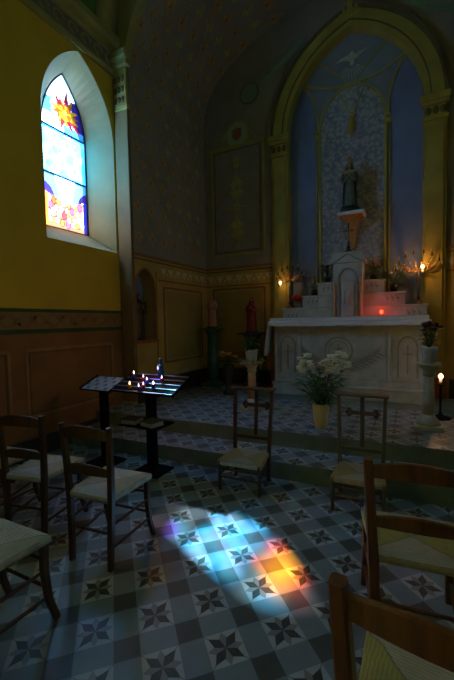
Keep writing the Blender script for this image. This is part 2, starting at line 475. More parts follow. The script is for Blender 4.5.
def paint(u, v):
    """colour of each piece of the window; the fourth number is how clear it is"""
    if v > 4.04:                                    # sunburst
        du, dv = u-.03, v-4.30
        r = math.hypot(du, dv); a = math.atan2(dv, du) % (2*PI)
        if r < .035: return (.45, .22, .02, .95)
        best = None
        for (ra, L, c, w) in rays:
            d = (a-ra+PI) % (2*PI)-PI
            if r < L and abs(d)*r < .036*(1-abs(r-.5*L)/(.55*L)):
                best = c if r > .10 else (YEL, ORG)[int(ra*7) % 2]
        if best: return (*best, .95)
        if r < .10: return (.9, .75, .35, .06)
        if v > 4.46+.25*u and u < .20:
            for su, sv in specks:
                if abs(u-su) < .010 and abs(v-sv) < .014: return (.5, .25, .2, .2)
            return (.85, .9, .95, .02)
        if u > .13+.25*(4.4-v) and v > 4.14: return (.03, .012, .12, .95)
        if u < -.17 and v > 4.2: return (.03, .11, .17, .5)
        return (.40, .60, .66, .06) if v > 4.15 or u < 0 else (.03, .12, .18, .5)
    if v > 3.44:                                    # pale field under the sunburst
        for su, sv in specks:
            if abs(u-su) < .011 and abs(v-sv) < .016: return (.45, .12, .12, .8)
        w = .5+.5*math.sin(17*u+6*v)*math.sin(19*v-9*u+1)
        w2 = .5+.5*math.sin(31*u-11*v+2)*math.sin(23*v+7*u)
        return (.04+.42*w*w*w2*w2, .42+.26*w*w2, .80+.1*w, .10+.42*w2*w2)
    lim = 3.10+.32*abs(u)
    if v < lim:
        best = None
        for (pu, pv, pr, c) in people:
            d = math.hypot((u-pu)/.8, (v-pv)/1.3)
            if d < pr and (best is None or d/pr < best[1]): best = ((c[0]*.5, c[1]*.5, c[2]*.5, .02) if d < pr-.008 else (.006, .002, .003, .1), d/pr)
        if abs(u) > .27: return (.03, .02, .14, .5) if u > 0 else (.22, .05, .01, .05)
        return best[0] if best else (.15, .04, .02, .03)
    if ((abs(u)-.35)/.17)**2+((v-3.12)/.20)**2 < 1: return (.045, .02, .16, .9)
    if abs(u+.01) < .10+max(0, v-3.2)*.25: return (.7, .85, .95, .03)
    if abs(abs(u+.01)-.11-max(0, v-3.2)*.25) < .008: return (.05, .08, .1, .2)
    return (.05, .15, .20, .35)

# nave side walls
for f, nm, nbase in ((LN, 'wall_left', 1), (RN, 'wall_right', 4)):
    b = MB(); pierced(b, f, YR, YA, 1.40, 5.5, [(in_out(c), Z0) for c in WY], 'ochre')
    b.m('redbrown'); b.face([f(YR, 0), f(YA, 0), f(YA, 1.40), f(YR, 1.40)])
    w = struct(b.build(nm))
    fz = mb('frieze'); fz.ribbon([(YR, 1.54), (YA-.002, 1.54)], .28, f, 0, .004)
    fz.m('green_line'); fz.ribbon([(YR, 1.663), (YA-.002, 1.663)], .04, f, .0, .008); fz.ribbon([(YR, 1.427), (YA-.002, 1.427)], .052, f, .0, .008)
    fz.m('frieze_vine'); n = 60 if f is LN else 2
    u = YR if f is RN else -.6
    if f is LN:
        pts = []; k = 0
        while u < YA-.05:
            pts.append((u, 1.545+.07*math.sin(u*2*PI/.36))); u += .03
        fz.ribbon(pts, .026, f, 0, .007); fz.ribbon([(a, 3.09-b_) for a, b_ in pts], .018, f, 0, .006)
        u = -.6
        while u < YA-.2:
            for sg, ph in ((1, .09), (-1, .27)):
                c = u+ph; fz.ribbon([(c+.05*math.cos(a*.5), 1.545+sg*(.0-.03)*1+sg*.045*math.sin(a*.5)*-1) for a in range(10)], .014, f, 0, .006)
                fz.m('stencil_green'); fz.disc(c, 1.545-sg*.035, .022, f, .007, 8); fz.m('frieze_vine')
            u += .36
    fz.build('painted_frieze', w)
    pn = MB()
    for a, c in ((-3.5, -2.3), (-2.05, -.85), (-.6, .6), (.85, 2.24), (2.44, 3.71)):
        pn.m('panel_line'); pn.rect_line(a, c, .47, 1.215, .035, f, .006)
        pn.m('panel_dark'); pn.rect_line(a+.03, c-.03, .50, 1.185, .018, f, .006)
    pn.m('plinth'); pn.ribbon([(YR, .11), (YA-.002, .11)], .22, f, 0, .02)
    pn.build('painted_panels', w)
    for k, c in enumerate(WY):
        if f is LN and k == 0: add_window(f, c, 'glass', 1, True)
        else: add_window(f, c, 'amber_pane' if f is LN else 'blue_pane', nbase+k)
    # cornice
    s = 1 if f is LN else -1; x = XN if f is LN else XR
    prof = [(0, 4.99), (.03, 4.99), (.05, 5.03), (.05, 5.27), (.08, 5.29), (.10, 5.33), (.15, 5.38), (.15, 5.46), (.08, 5.50), (0, 5.50)]
    cb = mb('cornice'); cb.loft([[(x+s*a, yy, z) for a, z in prof] for yy in (YR, YA-.001)], smooth=False)
    co = struct(cb.build('trim_%d' % (1 if f is LN else 2)))
    if f is LN:
        cp = mb('cornice_pat'); cp.box(x+.0501, x+.055, -1, YA-.01, 5.06, 5.24)
        cp.m('cornice')
        u = 0.
        while u < YA-.1:
            cp.ribbon([(u+.07*math.cos(a*.6), 5.15+.06*math.sin(a*.6)) for a in range(9)], .018, f, .054, .060)
            u += .2
        cp.build('painted_scrolls', co)

# rear wall with a closed door
b = mb('ochre'); b.face([(XN, YR, 0), (XR, YR, 0), (XR, YR, 7.7), (XN, YR, 7.7)]); struct(b.build('wall_rear'))
b = mb('door'); b.box(AX-.8, AX+.8, YR, YR+.06, 0, 2.5, .01)
for k in range(8): b.box(AX-.78+k*.197, AX-.6+k*.197, YR+.06, YR+.075, .1, 2.4, .004)
dr = struct(b.build('door_1')); mb('iron').tube([(AX+.08, YR+.08, 1.05), (AX+.08, YR+.13, 1.05), (AX+.2, YR+.13, 1.05)], .01).build('door_handle', dr)

# vaults
def ell(a, bb, z0, n=28): return [(AX-a*math.cos(PI*i/n), z0+bb*math.sin(PI*i/n)) for i in range(n+1)]
NV = ell(2.915, 2.15, 5.45); CV = ell(2.67, 1.5, 5.2)
b = mb('vault_green'); b.loft([[(x, y, z) for x, z in NV] for y in (YR, YA)], caps=False, closed=False)
for yv in (-1.9, .9, 3.6):
    b.m('cornice'); b.loft([[(AX+(x-AX)*k, y, 5.45+(z-5.45)*k) for x, z in NV] for y, k in ((yv, .999), (yv, .97), (yv+.33, .97), (yv+.33, .999))], caps=False, closed=False)
struct(b.build('ceiling'))
b = mb('grey_wall'); b.loft([[(x, y, z) for x, z in CV] for y in (YA, YB)], caps=False, closed=False)
cvo = struct(b.build('ceiling'))
# arch wall: pilasters + arch band
b = mb('cornice')
PO = ell(2.915, 2.15, 5.45)
inner = [(x, YA, z) for x, z in CV]; outer = [(x, YA, z) for x, z in PO]
b.loft([inner, outer], caps=False, closed=False, smooth=False)
b.loft([[(x, YA+d, z) for x, z in [(AX+(x-AX)*.999, z) for x, z in CV]] for d in (-.03, .12)], caps=False, closed=False)
b.loft([[(AX+(x-AX)*k, YA-.03, 5.2+(z-5.2)*k) for x, z in CV] for k in (.999, 1.05)], caps=False, closed=False, smooth=False)
b.loft([[(AX+(x-AX)*1.05, YA-d, 5.2+(z-5.2)*1.05) for x, z in CV] for d in (.03, 0)], caps=False, closed=False)
struct(b.build('trim_3'))
for s, xa, xb, k in ((1, XN, XC, 4), (-1, XCR, XR, 5)):
    b = mb('pilaster'); e1 = .012 if s > 0 else 0; e0 = .012 if s < 0 else 0; xa -= e0; xb += e1; b.box(xa, xb, YA-.0, YA+.012, 0, 5.45)
    b.box(xa+.01, xb, YA-.04, YA, .35, 4.5, .008)
    b.m('cornice'); b.box(xa, xb+.0, YA-.07, YA, 0, .35, .01)
    b.box(xa, xb+.02*(s > 0), YA-.06, YA+.01, 4.48, 4.55, .01)
    b.box(xa+.01, xb, YA-.05, YA, 4.55, 5.05, .01)
    b.box(xa-.0, xb+.05*(s > 0), YA-.1, YA+.02, 5.05, 5.12, .01); b.box(xa-.0, xb+.08*(s > 0), YA-.14, YA+.02, 5.12, 5.24, .02)
    b.m('panel_dark')
    for z in (4.62, 4.76, 4.90):
        for q in (.06, .13, .20):
            b.ball((xa+q, YA-.055, z), .035, 8, (.9, .5, 1.3))
    struct(b.build('trim_%d' % k))

# chancel side walls
NI = [(4.17+u, z) for u, z in arc_pts(.222, 2.02, .30, 6)]
for f, nm in ((LC, 'wall_chancel_left'), (RC, 'wall_chancel_right')):
    left = f is LC
    b = MB(); z9 = 5.25
    opens = [(NI, 1.24)] if left else []
    pierced(b, f, YA, YB+.03, 2.50, z9, [], 'grey_wall')
    pierced(b, f, YA, YB+.03, .32, 2.50, opens, 'dado')
    if left:
        full = [(NI[0][0], 1.24)]+NI+[(NI[-1][0], 1.24)]
        b.m('dado_panel'); b.loft([[f(u, v, 0) for u, v in full], [f(u, v, -.24) for u, v in full]], caps=False, smooth=False)
        b.m('blue'); b.face([f(u, v, -.24) for u, v in full])
    w = struct(b.build(nm))
    d = mb('dado_line')
    d.ribbon([(YA, 2.50), (YB, 2.50)], .035, f, 0, .02); 
    d.m('gold_dark'); d.ribbon([(YA, 2.44), (YB, 2.44)], .02, f, 0, .012)
    d.m('dado_line'); d.ribbon([(4.5, 2.17), (YB, 2.17)], .022, f, 0, .012)
    if left:
        d.ribbon(full, .03, f, 0, .01, closed=True)
        d.ribbon([(NI[0][0]-.02, 1.2), (NI[0][0]-.02, .7)], .02, f, 0, .006); d.ribbon([(NI[-1][0]+.04, 2.3), (NI[-1][0]+.04, .7)], .02, f, 0, .006)
        d.ribbon([(NI[0][0]-.05, 1.215), (NI[-1][0]+.05, 1.215)], .035, f, 0, .03)
    d.m('swag'); u = 4.62
    while u < YB-.05:
        d.prism([(u-.08, 2.36), (u+.08, 2.36), (u+.05, 2.30), (u+.02, 2.26), (u, 2.22), (u-.02, 2.26), (u-.05, 2.30)], f, 0, .006); d.disc(u+.1, 2.27, .02, f, .006, 8); u += .2
    d.m('dado_panel'); d.ribbon([(4.62, 1.455), (5.77, 1.455)], 1.21, f, 0, .005)
    d.m('dado_line'); d.rect_line(4.62, 5.77, .85, 2.06, .03, f, .012)
    d.m('dado_light'); d.rect_line(4.655, 5.735, .885, 2.025, .018, f, .010)
    d.ribbon([(YA, .66), (YB, .66)], .08, f, 0, .03)
    d.m('plinth'); d.ribbon([(YA, .46), (YB, .46)], .28, f, 0, .035)
    d.build('painted_dado', w)
    # stencilled motifs in staggered rows, up the wall and over the vault springing
    sgn = 1 if left else -1
    def fv(u, v, d=0):
        if v <= 5.2: return f(u, v, d)
        th = (v-5.2)/1.62
        return (AX-sgn*(2.67*math.cos(th)-d-.012), u, 5.2+1.5*math.sin(th)-(d+.012)*math.sin(th))
    st = MB(); row = 0; z = 2.78
    while z < 7.0:
        y = YA+.14+(.15 if row % 2 else 0)
        while y < YB-.08:
            big = row % 2 == 0; k = 1.5 if big else 1.1
            st.m('stencil' if (big or y < 4.7) else 'stencil_green')
            for a in range(4):
                an = a*PI/2
                st.prism([(y+k*(r*math.cos(an+t)), z+k*1.35*(r*math.sin(an+t))) for r, t in ((.012, .6), (.045, .38), (.068, 0), (.045, -.38), (.012, -.6))], fv, 0, .003)
            for a in range(4):
                an = a*PI/2+PI/4
                st.prism([(y+k*(r*math.cos(an+t)), z+k*1.2*(r*math.sin(an+t))) for r, t in ((.02, .2), (.052, .1), (.052, -.1), (.02, -.2))], fv, 0, .003)
            st.m('medal_red' if big else 'stencil_green'); st.disc(y, z, .014*k, fv, .005, 8)
            y += .30
        z += .21; row += 1
    st.build('stencilled_motifs', w)

# back wall with a recessed altar arch
OC = -.83
AO = [(OC+u, z) for u, z in arc_pts(1.01, 4.62, 1.40, 14)]
b = MB(); pierced(b, BK, XC-.05, XCR+.05, 2.50, 4.0, [([(AO[0][0], 4.0), (AO[-1][0], 4.0)], 2.50)], 'grey_wall')
b.m('grey_wall')
# part above the springing: strips up to the vault curve
def vault_z(x):
    t = (x-AX)/2.67; return 5.2+1.5*math.sqrt(max(0, 1-t*t))
us = sorted(set([XC-.05, XCR+.05]+[p[0] for p in AO]+[XC+i*.12 for i in range(1, 44) if XC+i*.12 < XCR]))
def arch_z(u):
    for (ua, za), (ub, zb) in zip(AO, AO[1:]):
        if ua <= u <= ub: return za+(zb-za)*(u-ua)/max(ub-ua, 1e-6)
    return None
for ua, ub in zip(us, us[1:]):
    m_ = (ua+ub)/2; inside = AO[0][0] < m_ < AO[-1][0]
    za = (arch_z(ua) or 4.0) if inside else 4.0; zb = (arch_z(ub) or 4.0) if inside else 4.0
    b.face([BK(ua, za), BK(ub, zb), BK(ub, vault_z(ub)+.3), BK(ua, vault_z(ua)+.3)])
b.m('dado')
b.face([BK(XC-.05, .32), BK(AO[0][0], .32), BK(AO[0][0], 2.5), BK(XC-.05, 2.5)]); b.face([BK(AO[-1][0], .32), BK(XCR+.05, .32), BK(XCR+.05, 2.5), BK(AO[-1][0], 2.5)])
full = [(AO[0][0], .32), (AO[0][0], 4.0)]+AO+[(AO[-1][0], 4.0), (AO[-1][0], .32)]
b.m('gold'); b.loft([[BK(u, v, 0) for u, v in full], [BK(u, v, -.12) for u, v in full]], caps=False, closed=False, smooth=False)
b.m('blue'); b.face([BK(u, v, -.12) for u, v in full])
wb = struct(b.build('wall_back'))
B2 = lambda u, v, d=0: (u, YB+.12-d, v)
# painted centre, tympanum, tracery
p = mb('bluegrey')
tym = [q for q in AO if q[1] > 5.02]
def tz(u): return 5.0+.0*u
SA = [(.53+.40*(1-math.cos(i*PI/20)), 4.62+.85*math.sin(i*PI/20)) for i in range(10)]
p.prism([(OC-u, z) for u, z in SA[::-1]]+[(OC-.5*math.cos(PI*i/16), 4.62+.60*math.sin(PI*i/16)) for i in range(17)]+[(OC+u, z) for u, z in SA]+[q for q in AO if q[1] > 5.50][::-1], B2, 0, .004)
p.m('brocade')
CA = [(OC-.5*math.cos(PI*i/16), 4.62+.60*math.sin(PI*i/16)) for i in range(17)]
p.prism([(OC-.5, .9)]+CA+[(OC+.5, .9)], B2, .0, .008)
p.build('painted_field', wb)
t = mb('gold')
t.ribbon([(OC-.5, 1.0)]+CA+[(OC+.5, 1.0)], .035, B2, 0, .03)
t.ribbon([(OC-.56, 1.0), (OC-.56, 4.62)], .02, B2, 0, .02); t.ribbon([(OC+.56, 1.0), (OC+.56, 4.62)], .02, B2, 0, .02)
for sgn in (-1, 1):
    t.ribbon([(OC+sgn*(.53+.40*(1-math.cos(i*PI/20))), 4.62+.85*math.sin(i*PI/20)) for i in range(11)], .028, B2, 0, .024)
    t.ribbon([(OC+sgn*(.02+.86*i/10), 5.24-.05*math.sin(i*PI/10)*1+.27*(i/10)**1.3) for i in range(11)], .028, B2, 0, .024)
    t.ribbon([(OC+sgn*(.02+.62*i/10)*1, 5.20+.62*(i/10)**.8) for i in range(11)], .022, B2, 0, .02)
    t.ribbon([(OC+sgn*(.20-.17*math.sin(i*PI/20)), 5.15-.45*(i/10)) for i in range(11)], .02, B2, 0, .02)
    t.box(OC+sgn*.53-.05, OC+sgn*.53+.05, YB+.08, YB+.12, 4.50, 4.56, .006); t.box(OC+sgn*.53-.04, OC+sgn*.53+.04, YB+.085, YB+.12, 4.60, 4.64, .006)
t.lathe([(0, 4.42), (.03, 4.47), (.05, 4.55), (.045, 4.60), (.055, 4.66), (.05, 4.70)], (OC, YB+.09, 0), 10)
t.build('gilded_tracery', wb)
dv = mb('cream_paint')
dv.prism([(OC+u, 5.62+v) for u, v in ((-.02,-.10),(.03,-.09),(.04,-.02),(.16,.05),(.26,.09),(.17,.09),(.05,.06),(.03,.11),(0,.12),(-.03,.08),(-.15,.06),(-.24,.01),(-.13,.02),(-.03,-.02))], B2, .004, .012)
for k in range(9):
    a = -PI/2+(k-4)*.22; dv.ribbon([(OC+.10*math.cos(a), 5.58+.10*math.sin(a)), (OC+.24*math.cos(a), 5.58+.24*math.sin(a))], .008, B2, .003, .006)
dv.build('painted_dove', wb)
# arch moulding + pilasters
AM = [(OC+u, z) for u, z in arc_pts(1.15, 4.62, 1.53, 16)]
b = mb('gold'); b.ribbon(AM, .27, BK, -.02, .06)
b.m('gold_dark'); b.ribbon([(OC+u, z) for u, z in arc_pts(1.285, 4.62, 1.66, 16)], .045, BK, 0, .085); b.ribbon([(OC+u, z) for u, z in arc_pts(1.10, 4.62, 1.48, 16)], .018, BK, .055, .072)
b.m('gold'); b.prism([(OC-.16, 6.19), (OC-.05, 6.22), (OC, 6.42), (OC+.05, 6.22), (OC+.16, 6.19), (OC, 6.12)], BK, 0, .10)
b.ball((OC, YB-.06, 6.34), .05, 8); b.ball((OC-.09, YB-.06, 6.25), .04, 8); b.ball((OC+.09, YB-.06, 6.25), .04, 8)
for s in (-1, 1):
    cx = OC+s*1.155
    b.m('gold'); b.box(cx-.15, cx+.15, YB-.05, YB+.0, .32, 4.30, .008); b.box(cx-.11, cx+.11, YB-.07, YB-.05, .9, 4.2, .006)
    b.box(cx-.17, cx+.17, YB-.09, YB, 4.30, 4.35, .01)
    b.box(cx-.13, cx+.13, YB-.07, YB, 4.35, 4.50, .01)
    b.box(cx-.17, cx+.17, YB-.11, YB, 4.50, 4.55, .01); b.box(cx-.19, cx+.19, YB-.13, YB, 4.55, 4.64, .015)
    b.m('gold_dark')
    for q in (-.09, 0, .09): b.ball((cx+q, YB-.08, 4.42), .04, 8, (.9, .6, 1.4))
    b.m('dado_line'); b.box(cx-.17, cx+.17, YB-.08, YB, .32, .62, .01)
struct(b.build('trim_6'))
# painted panels left and right of the arch
for s in (-1, 1):
    def X(x): return x if s < 0 else 2*OC-x
    P = lambda u, v, d=0: BK(X(u), v, d)
    b = mb('grey_pale'); b.ribbon([(-2.83, 2.74), (-2.83, 4.70)], 1.06, P, 0, .003)
    b.m('gold'); b.rect_line(-3.34, -2.30, 2.74, 4.70, .035, P, .02)
    b.m('gold_dark'); b.rect_line(-3.28, -2.36, 2.80, 4.64, .014, P, .014)
    b.m('gold')
    b.ribbon([(-3.4, 4.72), (-3.2, 4.74), (-3.1, 4.86), (-3.03, 4.96)], .03, P, 0, .018); b.ribbon([(-2.24, 4.72), (-2.42, 4.74), (-2.50, 4.86), (-2.55, 4.96)], .03, P, 0, .018)
    b.disc(-2.80, 4.90, .235, P, .012, 24); b.m('medal'); b.disc(-2.80, 4.90, .20, P, .018, 24)
    b.m('medal_red'); b.prism([(-2.80+u, 4.90+v) for u, v in ((-.09,-.05),(0,-.12),(.09,-.05),(.09,.08),(0,.12),(-.09,.08))], P, 0, .022)
    b.m('garland')                                # small upper roundel and leafy arm
    b.ribbon([(-2.74, 5.12), (-2.66, 5.26), (-2.60, 5.36)], .03, P, 0, .006)
    b.disc(-2.55, 5.55, .17, P, .006, 20); b.m('gold_dark'); b.ribbon([(-2.55+.175*math.cos(a*.3), 5.55+.175*math.sin(a*.3)) for a in range(21)], .022, P, 0, .012, True)
    b.m('garland'); rr = random.Random(5)
    for k in range(26):
        t_ = k/25; u = -2.40+.75*t_; v = 5.68+.42*t_-.06*math.sin(t_*PI)
        for q in (-1, 1): b.prism([(u, v), (u+.045, v+q*.05+.02), (u+.09, v+q*.06+.05), (u+.04, v+q*.01+.03)], P, 0, .004+.001*(k % 3))
    b.m('stencil_green')                          # candelabrum ornament in the panel
    for zc, kk in ((3.95, 1), (3.20, 1), (3.60, .5), (4.40, .5), (2.92, .4)):
        b.prism([(-2.83+kk*u, zc+kk*v) for u, v in ((0,.30),(.05,.16),(.14,.08),(.07,0),(.14,-.08),(.05,-.16),(0,-.30),(-.05,-.16),(-.14,-.08),(-.07,0),(-.14,.08),(-.05,.16))], P, 0, .005)
        b.m('stencil'); b.disc(-2.83, zc, .03*kk+.015, P, .008, 10); b.m('stencil_green')
    b.ribbon([(-2.83, 2.85), (-2.83, 4.55)], .012, P, 0, .004); b.ribbon([(-3.05, 3.60), (-2.61, 3.60)], .012, P, 0, .004)
    b.m('dado_line'); b.ribbon([(XC, 2.50), (-2.15, 2.50)], .035, P, 0, .02); b.ribbon([(XC, 2.17), (-2.15, 2.17)], .022, P, 0, .012)
    b.m('gold_dark'); b.ribbon([(XC, 2.44), (-2.15, 2.44)], .02, P, 0, .012)
    b.m('swag'); u = XC+.1
    while u < -2.2:
        b.prism([(u-.08, 2.36), (u+.08, 2.36), (u+.05, 2.30), (u+.02, 2.26), (u, 2.22), (u-.02, 2.26), (u-.05, 2.30)], P, 0, .006); b.disc(u+.1, 2.27, .02, P, .006, 8); u += .2
    b.m('dado_panel'); b.ribbon([(-3.36, 1.42), (-2.30, 1.42)], 1.38, P, 0, .005)
    b.m('dado_line'); b.rect_line(-3.36, -2.30, .73, 2.11, .03, P, .012); b.m('dado_light'); b.rect_line(-3.32, -2.34, .77, 2.07, .018, P, .010)
    b.ribbon([(XC, .66), (-2.2, .66)], .08, P, 0, .03); b.m('plinth'); b.ribbon([(XC, .46), (-2.2, .46)], .28, P, 0, .035)
    b.build('painted_panel', wb)
# garland at the top right on the vault-side wall (mirror arm reaches the axis)
b = mb('garland')
for k in range(30):
    t_ = k/29; u = -.20+.75*t_; v = 6.44-.10*t_
    for q in (-1, 1): b.prism([(u, v), (u+.03, v+q*.04), (u+.08, v+q*.035), (u+.05, v)], BK, 0, .006+.001*(k % 3))
b.build('painted_garland', wb)

# ------------------------------------------------------------------ altar
ALX0, ALX1 = -1.94, .20
A = thing('altar', 'white carved marble altar with three stepped shelves and a gabled tabernacle', 'altar', (AX, 5.7, .32))
def apart(b, name): 
    o = b.build(name); o.parent = A; o.matrix_parent_inverse = Matrix.Translation((AX, 5.7, .32)).inverted(); return o
AF = lambda u, v, d=0: (u, 5.49-d, v)
struct(mb('riser').box(-2.25, .55, 5.02, 5.98, .30, .3204, .002).build('floor'))
b = mb('marble'); b.box(ALX0-.01, ALX1+.01, 5.385, 5.97, .3205, .47, .008); b.box(ALX0-.03, ALX1+.03, 5.37, 5.97, .47, .515, .015); apart(b, 'base')
b = mb('marble'); b.box(ALX0, ALX1, 5.49, 5.97, .515, 1.46, .01)
b.box(ALX0, ALX1, 5.46, 5.49, 1.33, 1.41, .008); b.box(ALX0, ALX1, 5.46, 5.49, .515, .58, .008)
for x in (ALX0, -1.56, -.26, ALX1-.06): b.box(x, x+.06, 5.46, 5.49, .58, 1.33, .006)
apart(b, 'body')
b = mb('marble_dark')
for cx in (-1.72, 0.0):
    b.ribbon([(cx-.12, .66), (cx-.12, 1.08)]+[(cx-.12*math.cos(a*PI/10), 1.08+.16*math.sin(a*PI/10)) for a in range(1, 10)]+[(cx+.12, 1.08), (cx+.12, .66)], .022, AF, 0, .02)
    b.ribbon([(cx, .72), (cx, 1.12)], .018, AF, 0, .012); b.ribbon([(cx-.06, 1.0), (cx+.06, 1.0)], .018, AF, 0, .012)
cx, cz = -.93, 1.03
b.ribbon([(cx+.20*math.cos(a*PI/12), cz+.20*math.sin(a*PI/12)) for a in range(24)], .02, AF, 0, .018, True)
b.ribbon([(cx+.14*math.cos(a*PI/12), cz+.14*math.sin(a*PI/12)) for a in range(24)], .01, AF, 0, .014, True)
b.ribbon([(cx, cz-.1), (cx, cz+.1)], .02, AF, 0, .016); b.ribbon([(cx-.06, cz+.03), (cx+.06, cz+.03)], .02, AF, 0, .016)
for s in (-1, 1):
    st = [(cx+s*(.02+.52*i/10), cz-.30+.03*i/10+.24*(i/10)**1.6) for i in range(11)]
    b.ribbon(st, .012, AF, 0, .016)
    for i in range(2, 11):
        u, v = st[i]
        for q in (1, -1):
            an = math.atan2(.4, s*1)+q*.7*s; b.ribbon([(u, v), (u+.06*math.cos(an), v+.06*math.sin(an)), (u+.12*math.cos(an), v+.13*math.sin(an))], [.008, .022, .006], AF, 0, .014)
apart(b, 'front_carving')
# stepped shelves
for x0, x1, z0, z1, y0 in ((-1.87, .24, 1.46, 1.70, 5.72), (-1.54, -.04, 1.70, 1.89, 5.73), (-1.295, -.32, 1.89, 2.09, 5.74)):
    b = mb('marble'); b.box(x0, x1, y0, 5.97, z0+.0005, z1, .008); b.box(x0-.015, x1+.015, y0-.015, 5.97, z1-.03, z1, .006)
    b.m('marble_dark')
    for s in (-1, 1):
        ex = x0 if s < 0 else x1
        ff = lambda u, v, d=0: (u, y0-d, v)
        for k in range(3):
            c0 = ex-s*(.09+.07*k); b.disc(c0, (z0+z1)/2+.01*(k % 2), .018, ff, .006, 8); b.ribbon([(c0, (z0+z1)/2-.05), (c0-s*.03, (z0+z1)/2+.06)], .01, ff, 0, .006)
    apart(b, 'shelf')
TX = -.825
b = mb('marble'); b.box(TX-.215, TX+.215, 5.66, 5.97, 1.4605, 2.36, .008)
b.prism([(TX-.25, 2.36), (TX+.25, 2.36), (TX+.25, 2.42), (TX+.19, 2.52), (TX-.19, 2.52), (TX-.25, 2.42)], lambda u, v, d: (u, 5.64+d, v), 0, .33)
TF = lambda u, v, d=0: (u, 5.66-d, v)
b.m('marble_dark')
b.ribbon([(TX-.13, 1.52), (TX-.13, 2.10)]+[(TX-.13*math.cos(a*PI/10), 2.10+.17*math.sin(a*PI/10)) for a in range(1, 10)]+[(TX+.13, 2.10), (TX+.13, 1.52)], .028, TF, 0, .025)
b.ribbon([(TX-.22, 2.36), (TX, 2.49), (TX+.22, 2.36)], .018, lambda u, v, d=0: (u, 5.64-d, v), 0, .012)
tb = apart(b, 'tabernacle')
b = mb('marble'); b.box(TX-.095, TX+.095, 5.64, 5.66, 1.55, 2.08, .006); b.lathe([(.05, 1.72), (.05, 1.9), (.02, 1.98), (.0, 2.0)], (TX, 5.645, 0), 12, 1, .5)
o = b.build('tabernacle_door'); o.parent = tb
for s in (-1, 1):
    o = mb('stone_pink').tube([(TX+s*.19, 5.645, 1.50), (TX+s*.19, 5.645, 2.05)], .02, 10).build('colonnette'); o.parent = tb
# cloth
b = mb('linen'); x0, x1 = -2.00, .27; ys, ye = 5.345, 5.70
NX = 60; top = [x0+(x1-x0)*i/NX for i in range(NX+1)]
def drop(i): return 1.405+.004*math.sin(i*.9)
ring = []
for i, x in enumerate(top):
    w = .004*math.sin(i*.7)
    ring.append([(x, ye, 1.468), (x, ye, 1.48), (x, ys+.01, 1.48), (x, ys+w, 1.47), (x, ys-.004+w, drop(i)), (x, ys+.004+w, drop(i)), (x, ys+.012+w, 1.462)])
b.loft(ring, smooth=False)
b.box(-1.98, .25, 5.355, ye, 1.4605, 1.535, .01)
for s, xe in ((-1, x0), (1, x1)):
    lo = .93 if s < 0 else 1.26
    rg = []
    for j in range(9):
        t_ = j/8; z = 1.478-(1.478-lo)*t_; fl = .065*math.sin(t_*PI*.5)
        rg.append([(xe+s*(fl+.01*math.sin(k*1.3+j*.3)*t_), ys+(ye-ys)*k/8, z) for k in range(9)]+[(xe+s*(fl+.01*math.sin(k*1.3+j*.3)*t_)-s*.006, ys+(ye-ys)*k/8, z) for k in range(8, -1, -1)])
    b.loft(rg)
cl = b.build('altar_cloth'); tag(cl, 'white linen cloth over the altar table with a long end hanging at the left', 'cloth')

# crucifix, red lamp
def crucifix(x, y, z, h):
    r = thing('crucifix', 'small dark crucifix standing on top of the white tabernacle', 'crucifix', (x, y, z))
    mb('iron_dark').lathe([(.07, 0), (.075, .015), (.05, .035), (.02, .06), (.03, .09), (.012, .12)], n=14).build('base', r)
    mb('iron_dark').box(-.009, .009, -.007, .007, .1, h, .003).box(-.085, .085, -.007, .007, h*.72, h*.72+.02, .003).build('cross', r)
    b = mb('brass'); b.tube([(0, -.012, h*.4), (0, -.016, h*.55), (0, -.014, h*.72)], [.006, .011, .012], 8); b.ball((0, -.016, h*.77), .013, 8); b.tube([(-.07, -.012, h*.75), (0, -.014, h*.71), (.07, -.012, h*.75)], .005, 6); b.build('figure', r)
crucifix(-.83, 5.78, 2.5205, .46)
r = thing('sanctuary_lamp', 'glowing red glass lamp on the right side of the altar table', 'lamp', (-.345, 5.60, 1.5355))
mb('brass').lathe([(.04, 0), (.042, .01), (.02, .02), (.03, .035)], n=14).build('base', r)
mb('flame_red').lathe([(.014, .034), (.022, .045), (.024, .065), (.018, .085), (.0, .086)], n=14).build('red_glass', r)
point((-.345, 5.53, 1.63), (1, .03, .01), .8, .03)

